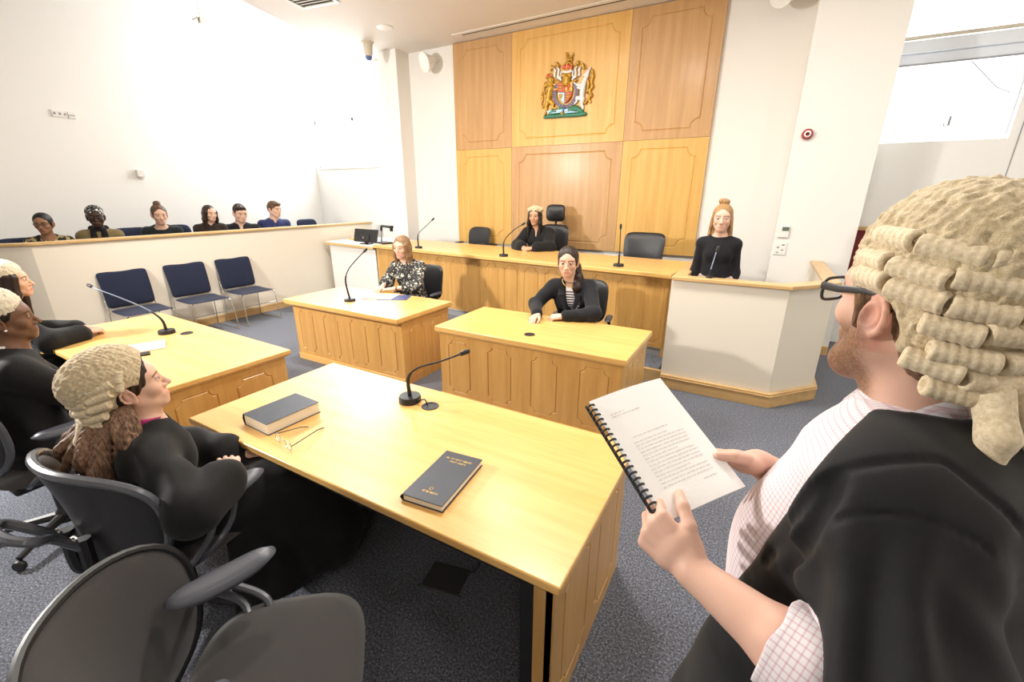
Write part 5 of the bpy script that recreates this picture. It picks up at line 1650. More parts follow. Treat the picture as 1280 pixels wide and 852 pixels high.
def barrister_wig(pr, F, N, mat, front=.055, h=.004, curl_r=.0150, rows=((.03, 12, .098), (-.005, 14, .100), (-.038, 18, .100)), tails=True, crown=.100, cmat=None, per=.062, side_roll=None, vol=1.0, back=0.0):
    """crown of frizzed horsehair, rows of rolled curls (height, start angle in front, radius) round sides and back, two ribboned tails"""
    s = F.s; W = Solid()
    W.ell(F.p(0, -.028, .060), V3(.091 * vol, .108 * vol, crown) * s, 0, F.M)
    W.ell(F.p(0, -.052 - back, -.005), V3(.085, .080, .074) * s, .02, F.M)
    if back: W.ell(F.p(0, -.040 - back, .050), V3(.092 * vol, .108 * vol, crown * .9) * s, .03, F.M)
    W.warp(frizz(.0018, 260, 1)); W.warp(frizz(.0017, 520, 2))
    c, q_ = math.cos(R(14)), math.sin(R(14))
    W.ell(F.p(0, .150 + (.055 - front), -.060), V3(.125, .125, .175) * s, .01, F.M, 'sub')           # hairline
    for q in (-1, 1): W.ell(F.p(q * .092, .004, -.030), V3(.040, .054, .054) * s, .008, F.M, 'sub')    # ears stay free
    W.plane(F.p(0, 0, -.080), F.d(0, 0, -1))
    w = pr.add('wig', W, h, mat)
    cm = cmat or M['curl']
    def roll(a, b, r_):
        C = Solid(); d = unit(b - a)
        C.cone(a, b, r_, r_ * .96, 0)
        C.plane(a - d * r_ * .35, -d, .004); C.plane(b + d * r_ * .35, d, .004)
        for e, sg in ((a, -1), (b, 1)): C.ell(e + d * sg * r_ * .45, V3(1, 1, 1) * r_ * .55, .002, None, 'sub')
        u = unit(np.cross(d, V3(.3, .2, 1))); v = np.cross(d, u)
        def ridge(x, y, z):
            dx, dy, dz = x - a[0], y - a[1], z - a[2]
            t = dx * d[0] + dy * d[1] + dz * d[2]; an = np.arctan2(dx * u[0] + dy * u[1] + dz * u[2], dx * v[0] + dy * v[1] + dz * v[2])
            return .0006 * np.sin(t * 560 + an * 1.0)
        C.warp(ridge)
        pr.add('wig_curl', C, max(.0026, h * .75), cm, parent=w)
    rs = random.Random(5)
    for j, (z, a0, rad) in enumerate(rows):
        a0 = R(a0); a1 = PI - a0
        k = max(2, round((a1 - a0) * rad / per))
        for i in range(k):
            g = (a1 - a0) / k
            t0, t1 = a0 + g * (i + .07), a0 + g * (i + .93)
            zz = z + rs.uniform(-.004, .004)
            q = lambda t: F.p(rad * math.cos(t), -.032 - (rad * 1.02 + back) * math.sin(t), zz - .018 * max(0, math.sin(t)))
            roll(q(t0), q(t1), curl_r * s)
    if side_roll:                                # short upright curls that edge the wig before the ears
        for q in (-1, 1):
            for (y, z, dz) in side_roll:
                roll(F.p(q * .088, y, z), F.p(q * .094, y - .012, z - dz), curl_r * s * .95)
    if tails:
        for q in (-1, 1):
            T = Solid(); a = F.p(q * .022, -.130 - back, -.075)
            p1 = a + F.d(q * .012, -.030, -.05); p2 = a + F.d(q * .018, -.035, -.115)
            T.chain([a, p1, p2], [.021 * s, .019 * s, .011 * s], .01)
            T.cone(p2 - F.d(.012, 0, 0), p2 + F.d(.012, 0, 0), .0105, .0105, .003)
            for e in (-1, 1):
                tl = [p2 + F.d(e * (.016 - .016 * math.cos(g)), -.006, -.012 - .019 * math.sin(g)) for g in np.linspace(0, PI * 1.6, 14)]
                T.chain(tl, [.0058 * s] * 14, .002)
            T.warp(strands(F, .001, 300))
            pr.add('wig_tail', T, .0034, cm, parent=w)
    return w
# ------------------------------------------------------------------ the judge
def judge_extra(pr, F, N, f, r, P, shs):
    W = Solid()
    W.ell(F.p(0, -.02, .085), V3(.088, .096, .048) * F.s, 0, F.M)
    W.ell(F.p(0, .12, .0), V3(.10, .085, .12) * F.s, .01, F.M, 'sub')
    for i in range(9):
        t = R(-20 + 220 * i / 8)
        W.ell(F.p(.088 * math.cos(t), -.015 + .075 * math.sin(t), .082 + .012 * math.sin(i * 3)), V3(.022, .022, .02) * F.s, .012)
    W.warp(frizz(.005, 190, 4))
    pr.add('wig', W, .0045, M['wig'])
    c = pr
    b = MB().tube([tuple(np.array(q) - pr.off) for q in (V3(-2.80, 5.665, 1.10), V3(-2.795, 5.67, 1.10))], .034, 14).build('watch_strap', M['white_plastic'], pr.root, smooth=True)
sit('judge in a black robe and pale wig, hands clasped on the high bench', (-2.92, 6.05, .36), (-2.97, 6.0, 1.535), (.16, -.98, -.06), (.22, -.97, 0), (-2.90, 6.12, .86), 1.10, 1.08,
    skin='tan', lip=(.36, .11, .09), brow=(.012, .008, .006), iris=(.03, .015, .008), hair=hair_long(1.0, .26, .058, fwd=.03), hair_mat=M['h_black'], top=M['robe'], top_name='robe', neck='v',
    hands=[dict(wrist=(-2.84, 5.66, 1.105), fing=(-.8, -.55, -.12), back=(.3, -.3, .9), curl=((.7, .8, .5),) * 4, elbow=(-2.66, 5.86, 1.11), s=1.0),
           dict(wrist=(-3.00, 5.68, 1.105), fing=(.65, -.75, -.1), back=(-.4, -.2, .9), curl=((.7, .8, .5),) * 4, elbow=(-3.19, 5.86, 1.11), s=1.0)],
    sleeve=.72, sleeve_w=.022, wide_cuff=.020, fold=.008, feet_z=.36, extra=judge_extra, seed=3)

# ------------------------------------------------------------------ woman in the floral blouse
def floral_extra(pr, F, N, f, r, P, shs):
    MB().tube([tuple(V3(-3.665, 3.735, .765) - pr.off), tuple(V3(-3.659, 3.738, .766) - pr.off)], .031, 14).build('bracelet', M['black'], pr.root, smooth=True)
sit('seated woman with shoulder-length brown hair in a black and white floral blouse', (-3.78, 4.05, 0), (-3.78, 4.0, 1.222), (.18, -.97, -.10), (.30, -.95, 0), (-3.74, 4.12, .52), 1.10, 1.0,
    skin='fair', lip=(.60, .26, .22), brow=(.14, .07, .035), iris=(.10, .09, .07), hair=hair_long(1.0, .09, .060, fwd=.0), hair_mat=M['h_chest'], top=M['floral'], top_name='blouse', neck='v',
    hands=[dict(wrist=(-3.70, 3.73, .765), fing=(-.96, -.24, -.06), back=(0, -.1, 1), curl=((.15, .2, .15),) * 4, elbow=(-3.49, 3.90, .79)),
           dict(wrist=(-3.90, 3.74, .765), fing=(.25, -.95, -.08), back=(0, 0, 1), curl=((.2, .25, .2),) * 4, elbow=(-4.02, 3.96, .80))],
    sleeve=.45, sleeve_w=.012, wide_cuff=.008, fold=.006, extra=floral_extra, seed=5)

# ------------------------------------------------------------------ woman in the blazer and striped top
def blazer_extra(pr, F, N, f, r, P, shs):
    S = Solid(); torso_into(S, P, N, r, f, 1.04, 1.02, .002, shs, True, .5, .05, h_from=.2)
    S.ell(N + f * .06 + UP * .035, V3(.085, .10, .085), .008, np.stack([r, f, UP], 1), 'sub')
    pr.add('striped_top', S, .006, M['stripe'])
    # lapels
    for q in (-1, 1):
        L = Solid(); a = N + r * q * .085 + f * .005 + UP * .02; b = N + r * q * .085 + f * .115 - UP * .13; c_ = N + r * q * .03 + f * .145 - UP * .30
        L.oval(a, b, (.014, .006), (.034, .007), r, .01); L.oval(b, c_, (.034, .007), (.012, .007), r, .01)
        pr.add('lapel', L, .005, M['suit'])
    for k, (dz, rr) in enumerate(((-.045, .075), (-.085, .085))):
        pts = [tuple(N + r * rr * math.cos(t) * .95 + f * (.055 + .055 * math.sin(t)) + UP * (dz * (.25 + .75 * max(0, math.sin(t))) + .03) - pr.off) for t in np.linspace(-.3, PI + .3, 24)]
        MB().tube(pts, .004, 6).build('necklace', M['gold'] if k else M['black'], pr.root, smooth=True)
sit('seated woman with ponytail in dark blazer over a striped top', (-1.54, 3.95, 0), (-1.57, 3.90, 1.222), (.27, -.95, -.10), (.36, -.93, 0), (-1.50, 4.06, .52), 1.16, 1.10,
    skin='fair', lip=(.60, .24, .21), brow=(.05, .028, .018), iris=(.07, .05, .04), hair=hair_back(((0, -.10, .0), (.045, .035, .045)), 1.04, (((.0, -.11, .0), (-.06, -.10, -.07), (-.085, -.02, -.14), (-.085, .03, -.21), (-.075, .05, -.27)), (.035, .042, .045, .036, .012))),
    hair_mat=M['h_dark'], top=M['suit'], top_name='blazer', neck='open',
    hands=[dict(wrist=(-1.475, 3.60, .765), fing=(-.92, -.38, -.12), back=(.1, -.25, .95), curl=((.8, .9, .5),) * 4, elbow=(-1.22, 3.72, .79), s=1.08),
           dict(wrist=(-1.70, 3.52, .770), fing=(-.05, -.98, -.22), back=(-.2, 0, .95), curl=((.45, .6, .4), (.5, .6, .4), (.6, .7, .4), (.7, .7, .4)), elbow=(-1.84, 3.76, .80), s=1.08)],
    sleeve=.90, sleeve_w=.006, fold=.005, extra=blazer_extra, seed=6, voxel=.006)

# ------------------------------------------------------------------ jurors, left to right
def jury_collar_coat(G, N, f, r, bs): pass
def scarf(pr, F, N, f, r, P, shs):
    S = Solid()
    S.chain([N + r * .07 + UP * .02, N + f * .075 + UP * .03, N - r * .07 + UP * .02, N - f * .06 + UP * .03, N + r * .07 + UP * .02], [.030] * 5, .02)
    for q in (-1, 1): S.oval(N + r * q * .05 + f * .07, N + r * q * .055 + f * .15 - UP * .24, (.034, .018), (.045, .014), r, .02)
    S.warp(fold_fn(.004, 70, 9)); pr.add('scarf', S, .006, M['black_knit'])
def wrap(H, F, N, f, r):
    H.ell(F.p(0, -.020, .050), V3(.089, .106, .088) * F.s, 0, F.M); H.ell(F.p(0, -.075, .03), V3(.075, .065, .062) * F.s, .03, F.M)
    H.ell(F.p(0, .135, -.045), V3(.105, .095, .125) * F.s, .008, F.M, 'sub'); H.plane(F.p(0, 0, -.02), F.d(0, .35, -1)); H.warp(fold_fn(.005, 60, 2))
def specs(pr, F, mat):
    o = MB()
    for q in (-1, 1):
        ring = [F.p(q * .032 + .022 * math.cos(t), .102, .003 + .017 * math.sin(t)) - pr.off for t in np.linspace(0, 2 * PI, 20)[:-1]]
        o.tube([tuple(p) for p in ring], .0022, 6, closed=True)
        o.tube([tuple(F.p(q * .054, .101, .008) - pr.off), tuple(F.p(q * .078, .06, .010) - pr.off), tuple(F.p(q * .082, -.005, .005) - pr.off)], .002, 6)
    o.tube([tuple(F.p(-.010, .103, .006) - pr.off), tuple(F.p(.010, .103, .006) - pr.off)], .002, 6)
    return o.build('glasses', mat, pr.root, smooth=True)
M['print_black_gold'] = mat_blotch('black and ochre print', (.012, .012, .012), (.42, .33, .14), 26, .52, .56, (1, 1, .6))
M['olive'] = mat_fabric('olive coat', (.19, .145, .06), .85, 700, .3, .3, .1, 60)
M['wrap_print'] = mat_blotch('black and white wrap', (.012, .012, .012), (.66, .64, .60), 52, .56, .60)
M['navy'] = mat_fabric('navy shirt', (.022, .032, .11), .8, 800, .3, .2, .12, 60)
M['brown_jkt'] = mat_fabric('dark brown jacket', (.028, .017, .014), .85, 800, .3, .2, .12, 60)
M['cardigan'] = mat_fabric('black cardigan', (.010, .016, .017), .85, 800, .3, .2, .12, 60)
J = [((-7.6, 1.937, 1.478), 1.0), ((-7.6, 2.442, 1.540), 1.06), ((-7.6, 3.159, 1.545), 1.08), ((-7.6, 3.836, 1.54), 1.0), ((-7.6, 4.308, 1.53), 1.16), ((-7.6, 4.92, 1.575), 1.10)]
def juror(i, label, look, face, **kw):
    (x, y, z), s = J[i]
    f = flat(face); pelvis = (x - f[0] * .08 - .06, y - f[1] * .08, z - .70 * s)
    return sit(label, (x, y, .38), (x, y, z), look, face, pelvis, s, s, legs=False, group=None, **kw)
juror(0, 'juror at the left end with tied black hair and a black and gold print top', (.82, -.55, -.12), (.9, -.4, 0), skin='brown', lip=(.20, .07, .055), brow=(.01, .006, .005), hair=hair_back(((0, -.10, .01), (.05, .04, .05))), hair_mat=M['h_black'], top=M['print_black_gold'], neck='scoop', extra=lambda pr, F, *a: specs(pr, F, M['black']))
def j2x(pr, F, N, f, r, P, shs): scarf(pr, F, N, f, r, P, shs); specs(pr, F, M['black'])
p_ = juror(1, 'juror in a black and white headwrap, black scarf and olive coat', (.92, -.35, -.10), (.9, -.4, 0), skin='dark', lip=(.09, .035, .03), brow=(.006, .004, .004), hair=wrap, hair_mat=M['wrap_print'], top=M['olive'], top_name='coat', neck='round', extra=j2x)
juror(2, 'juror with a high brown bun and black cardigan', (.95, -.25, -.20), (.85, -.5, 0), skin='fair', lip=(.58, .25, .22), brow=(.08, .04, .025), hair=hair_back(((0, -.035, .135), (.042, .042, .034))), hair_mat=M['h_brown'], top=M['cardigan'], neck='scoop')
juror(3, 'juror with long dark brown hair and a dark jacket', (.95, .05, -.10), (.9, -.3, 0), skin='fair', lip=(.58, .22, .2), brow=(.04, .02, .012), hair=hair_long(.98, .15, .064, fwd=-.005), hair_mat=M['h_dark'], top=M['brown_jkt'], neck='v')
juror(4, 'young man with short dark hair and black jacket among the jurors', (.96, -.15, -.25), (.85, -.4, 0), male=True, skin='fair', lip=(.55, .24, .21), brow=(.03, .018, .012), hair=hair_short(.010, 1.0, .0), hair_mat=M['h_dark'], top=M['suit'], neck='v', shoulder_w=.185)
juror(5, 'young man in navy shirt with brown fringe, farthest juror', (.97, .20, -.12), (.85, -.3, 0), male=True, skin='fair', lip=(.55, .24, .21), brow=(.06, .03, .02), hair=hair_short(.0, 1.04, .0), hair_mat=M['h_brown'], top=M['navy'], neck='v', shoulder_w=.175)
for (y, z, lab) in ((1.80, 1.30, 'blue jury chair behind the juror at the left end'), (2.95, 1.36, 'blue jury chair between the headwrap juror and the bun'), (3.50, 1.37, 'blue jury chair behind the gap right of the bun'), (5.25, 1.36, 'blue jury chair right of the man in navy'), (5.85, 1.36, 'last empty blue jury chair by the bay window')):
    jury_seat(lab, -7.78, y, z)
for (y, z, lab) in ((2.45, 1.22, 'blue jury chair behind the olive coat'), (3.90, 1.22, 'blue jury chair of the juror with long hair'), (4.45, 1.22, 'blue jury chair of the man in black jacket')):
    jury_seat(lab, -7.95, y, z)

# ------------------------------------------------------------------ woman standing in the witness box
def stand_witness():
    base = (-.345, 4.78, .134)
    pr = Person('standing woman with fair half-up hair and black top in the witness box', base)
    F = Fr((-.345, 4.75, 1.622), (.06, -1, -.03), sc=1.06)
    f = V3(.05, -1, 0); f = unit(f); r = rightof(f)
    P = V3(-.325, 4.80, 1.02); N = V3(-.343, 4.785, 1.452)
    shs = [N - UP * .070 - r * .150, N - UP * .070 + r * .150]
    B = Solid(); head_into(B, F); neck_into(B, F, N, .047, .054); torso_into(B, P, N, r, f, .90, .92, -.008, shs, True, .5, .05, shoulder_r=.043)
    G = Solid(); torso_into(G, P, N, r, f, .90, .92, .006, shs, True, .55, .05, h_from=.0, shoulder_r=.050)
    for i, q in ((0, -1), (1, 1)):
        el = shs[i] + r * q * .035 - UP * .28 - f * .02; wr = el + r * q * .0 - UP * .22 + f * .10
        B.chain([shs[i], el, wr], [.04, .036, .026], .03); hand_into(B, wr, unit(-UP + f * .25), r * q, i == 0, .95, ((.3, .4, .3),) * 4)
        G.chain([shs[i], el, wr], [.049, .043, .034], .035)
    for q in (-1, 1):
        B.chain([P + r * q * .09, P + r * q * .09 - UP * .44, V3(*(P + r * q * .09)[:2], .22)], [.085, .06, .04], .04)
    G.ell(N + f * .03 + UP * .045, V3(.10, .09, .055), .006, np.stack([r, f, UP], 1), 'sub'); G.plane(P + UP * .030, -UP)
    G.warp(fold_fn(.0022, 50, 8))
    pr.add('body', B, .0048, M['skin_far'], skin_color(F, SK['fair'], (.62, .28, .24), (.16, .09, .045)))
    eyes(F, pr.root, pr.off, (.10, .14, .16))
    pr.add('top', G, .006, M['black_knit'])
    T = Solid(); T.oval(P - UP * .06, P + UP * .055, (.172, .12), (.160, .108), r, .03)
    for q in (-1, 1): T.chain([P + r * q * .09 - UP * .03, P + r * q * .09 - UP * .44, V3(*(P + r * q * .09)[:2], .22)], [.098, .07, .052], .04)
    T.plane(P + UP * .05, UP)
    pr.add('trousers', T, .009, mat_fabric('grey trousers', (.33, .31, .29), .85, 800, .3))
    for q in (-1, 1):
        an = V3(*(P + r * q * .09)[:2], .134); Sx = Solid(); Sx.oval(an + UP * .05 - f * .05, an + UP * .036 + f * .15, (.036, .045), (.040, .026), r, .02); Sx.cone(an + UP * .05, an + UP * .11, .042, .043, .02); Sx.plane(an, -UP); pr.add('shoe', Sx, .007, M['shoe'])
    H = Solid(); hair_cap(H, F, vol=1.03, facecut=False)
    H.ell(F.p(0, -.02, .142), V3(.048, .045, .030), .015, F.M); H.ell(F.p(.02, -.01, .150), V3(.03, .03, .022), .01, F.M)
    for q in (-1, 1): H.oval(F.p(q * .076, -.02, .0), F.p(q * .088, -.02, -.145), (.016, .035), (.018, .026), F.M[:, 0], .02)
    H.oval(F.p(0, -.07, -.02), F.p(0, -.085, -.17), (.07, .04), (.075, .028), F.M[:, 0], .03)
    H.warp(strands(F, .002, 260)); face_cut(H, F); H.ell(F.p(0, .132, -.028), V3(.072, .100, .132) * F.s, .014, F.M, 'sub'); pr.add('hair', H, .004, M['h_blond'])
stand_witness()
# ------------------------------------------------------------------ barristers seated at the left desk
M['magenta'] = mat_fabric('magenta shirt', (.33, .015, .12), .75, 800, .3, .2, .1, 60)
M['white_cloth'] = mat_fabric('white shirt cloth', (.74, .72, .70), .8, 900, .25, .2, .06, 60)

def bar_collar(pr, F, N, f, r, mat=None):
    S = Solid(); S.cone(N - UP * .010, N + UP * .018 - f * .004, .064, .058, 0)
    S.ell(N + UP * .06, V3(.051, .051, .08), .004, None, 'sub'); S.cone(N + f * .05 + UP * .05, N + f * .08 - UP * .03, .022, .004, .004, 'sub')
    S.plane(N - UP * .02, -UP)
    pr.add('collar', S, .004, mat or M['white_cloth'])

def d1x(pr, F, N, f, r, P, shs):
    bar_collar(pr, F, N, f, r)
    barrister_wig(pr, F, N, M['wig_pale'], front=.050, h=.0042, rows=((.020, 14, .098), (-.016, 18, .099), (-.050, 24, .097)), curl_r=.0145)
    MB().ball(tuple(F.p(.082, .002, -.043) - pr.off), .0065, 12, 8).build('earring', mat_plain('pearl', (.85, .82, .78), .15), pr.root, smooth=True)
f1 = unit(V3(.33, .94, .02))
o1 = V3(-3.245, .575, 1.225)
sit('wigged barrister with dark skin and pearl earring seated at the left desk', (-3.20, .50, 0), o1, f1, (.15, 1, 0), (-3.20, .52, .53), 1.04, 1.0,
    skin='deep', lip=(.20, .065, .05), brow=(.008, .005, .004), iris=(.02, .01, .006), hair=hair_back(((0, -.09, -.03), (.05, .04, .05)), .99), hair_mat=M['h_black'], top=M['robe'], top_name='gown', neck='v', robe=True,
    hands=[dict(wrist=(-3.35, .92, .60), fing=(.5, .85, -.1), back=UP, curl=((.4, .5, .3),) * 4), dict(wrist=(-3.08, .92, .60), fing=(-.5, .85, -.1), back=UP, curl=((.4, .5, .3),) * 4)],
    sleeve=.85, sleeve_w=.018, wide_cuff=.018, fold=.006, extra=d1x, voxel=.0055, hvox=.0032, seed=11, far=False)

def d2x(pr, F, N, f, r, P, shs):
    bar_collar(pr, F, N, f, r)
    barrister_wig(pr, F, N, M['wig_pale'], front=.050, h=.0045, rows=((.020, 14, .098), (-.016, 18, .099), (-.050, 24, .097)), curl_r=.0145)
sit('farthest wigged barrister with long dark hair, hands clasped on the left desk', (-4.80, .70, 0), (-4.80, .945, 1.205), (.45, .89, .03), (.25, .97, 0), (-4.82, .74, .53), 1.04, 1.0,
    skin='light', lip=(.48, .14, .12), brow=(.012, .008, .006), iris=(.03, .02, .012), hair=hair_long(.97, .20, .056), hair_mat=M['h_dark'], top=M['robe'], top_name='gown', neck='v', robe=True,
    hands=[dict(wrist=(-4.78, 1.26, .765), fing=(.75, .62, -.05), back=(-.2, -.2, .95), curl=((.6, .7, .4),) * 4, elbow=(-4.98, 1.02, .78)),
           dict(wrist=(-4.60, 1.22, .765), fing=(-.45, .85, -.05), back=(.3, -.1, .95), curl=((.6, .7, .4),) * 4, elbow=(-4.52, .98, .78))],
    sleeve=.78, sleeve_w=.014, wide_cuff=.014, fold=.006, extra=d2x, voxel=.006, hvox=.0036, seed=12)

# ------------------------------------------------------------------ barrister seated in the foreground
def ax_(pr, F, N, f, r, P, shs):
    S = Solid(); S.cone(N - UP * .015, N + UP * .055 - f * .004, .078, .072, 0)
    S.ell(N + UP * .07, V3(.058, .058, .08), .004, None, "sub"); S.plane(N - UP * .03, -UP); S.plane(N + UP * .052, unit(UP + f * .25))
    pr.add('collar', S, .004, M['magenta'])
    barrister_wig(pr, F, N, M['wig'], front=.088, h=.0032, rows=((.058, -2, .099), (.026, 4, .103), (-.006, 12, .104), (-.038, 24, .101), (-.068, 34, .096), (-.096, 50, .090)), back=.024, curl_r=.0150, crown=.112, vol=1.08, side_roll=((-.002, .088, .03), (-.010, .052, .026)))
    # loose hair that falls over the chair back
    H = Solid()
    rs = np.random.default_rng(4)
    for i in range(60):
        u = rs.uniform(-1, 1); a = F.p(.055 * u, -.085 + .02 * abs(u), -.06)
        p1 = a + V3(-.01, -.05, -.05) + rs.normal(size=3) * .014; p2 = p1 + V3(-.02 + .05 * u, -.045, -.09) + rs.normal(size=3) * .020; p3 = p2 + V3(-.01 + .03 * u, .0, -.08) + rs.normal(size=3) * .024
        H.chain(bezier([tuple(a), tuple(p1), tuple(p2), tuple(p3)], 4), [.015] * 9 + [.011, .008, .005, .003], .012)
    for i in range(24):
        a = F.p(.066 + .01 * rs.uniform(), -.02 - .05 * rs.uniform(), -.055); p1 = a + V3(.02, -.01, -.06) + rs.normal(size=3) * .009; p2 = p1 + V3(.015, .0, -.10) + rs.normal(size=3) * .014; p3 = p2 + V3(.0, .0, -.06)
        H.chain(bezier([tuple(a), tuple(p1), tuple(p2), tuple(p3)], 4), [.010] * 9 + [.008, .006, .004, .003], .010)
    H.warp(strands(F, .0020, 430, 'x'))
    pr.add('loose_hair', H, .0030, M['h_long'])
    C = Solid(); w = V3(-1.690, .730, .772); d = unit(V3(-.40, .90, .03))
    C.cone(w - d * .035, w + d * .008, .043, .041, 0); pr.add('shirt_cuff', C, .004, M['magenta'])
M['h_long'] = mat_hair('loose brown hair', (.060, .032, .020), (.33, .19, .115), (170, 170, 20), .6)
fA = unit(V3(.30, .95, .16))
sit('nearest seated barrister in wig and black gown with loose brown hair', (-1.98, .58, 0), (-2.015, .60, 1.125), fA, (.30, .95, 0), (-2.00, .60, .55), 1.04, 1.02,
    skin='fair', lip=(.60, .24, .21), brow=(.04, .022, .014), iris=(.06, .045, .03), hair=hair_back(((0, -.08, -.03), (.06, .05, .05)), 1.05), hair_mat=M['h_dark'], top=M['robe'], top_name='gown', neck='v', robe=True,
    hands=[dict(wrist=(-1.98, .92, .655), fing=(.75, .65, -.05), back=(-.2, -.3, .9), curl=((.5, .6, .4),) * 4, elbow=(-2.20, .76, .72)),
           dict(wrist=(-1.690, .730, .772), fing=(-.88, .42, .08), back=(.25, .0, .95), curl=((.35, .45, .3),) * 4, elbow=(-1.610, .550, .765))],
    sleeve=.72, sleeve_w=.024, wide_cuff=.014, fold=.010, skirt=True, extra=ax_, voxel=.0055, hvox=.003, seed=13, far=False, neck_drop=-.005)

# ------------------------------------------------------------------ standing barrister with the booklet
def mat_check():
    m, nt, b = _mat('pink checked shirt')
    a = nd(nt, 'ShaderNodeAttribute', attribute_name='bodyco')
    s = nt.nodes.new('ShaderNodeSeparateXYZ'); nt.links.new(a.outputs['Vector'], s.inputs[0])
    outs = []
    for ax in ('X', 'Y'):
        k = nd(nt, 'ShaderNodeMath', operation='MULTIPLY'); k.inputs[1].default_value = 1 / .0088; nt.links.new(s.outputs[ax], k.inputs[0])
        fr = nd(nt, 'ShaderNodeMath', operation='FRACT'); nt.links.new(k.outputs[0], fr.inputs[0])
        r = ramp(nt, [(.0, (.84, .68, .73)), (.22, (.88, .76, .80)), (.30, (1, 1, 1)), (1, (1, 1, 1))]); nt.links.new(fr.outputs[0], r.inputs[0]); outs.append(r)
    mx = nd(nt, 'ShaderNodeMix', data_type='RGBA', blend_type='MULTIPLY'); mx.inputs[0].default_value = 1
    nt.links.new(outs[0].outputs[0], mx.inputs[6]); nt.links.new(outs[1].outputs[0], mx.inputs[7])
    m2 = nd(nt, 'ShaderNodeMix', data_type='RGBA', blend_type='MULTIPLY'); m2.inputs[0].default_value = 1; m2.inputs[7].default_value = (.72, .68, .70, 1)
    nt.links.new(mx.outputs[2], m2.inputs[6]); nt.links.new(m2.outputs[2], b.inputs['Base Color']); b.inputs['Roughness'].default_value = .85
    b.inputs['Sheen Weight'].default_value = .2
    return m
M['check'] = mat_check()
M['gown_near'] = mat_fabric('black gown cloth near', (.009, .009, .010), .72, 1400, .25, .06, .12, 40)

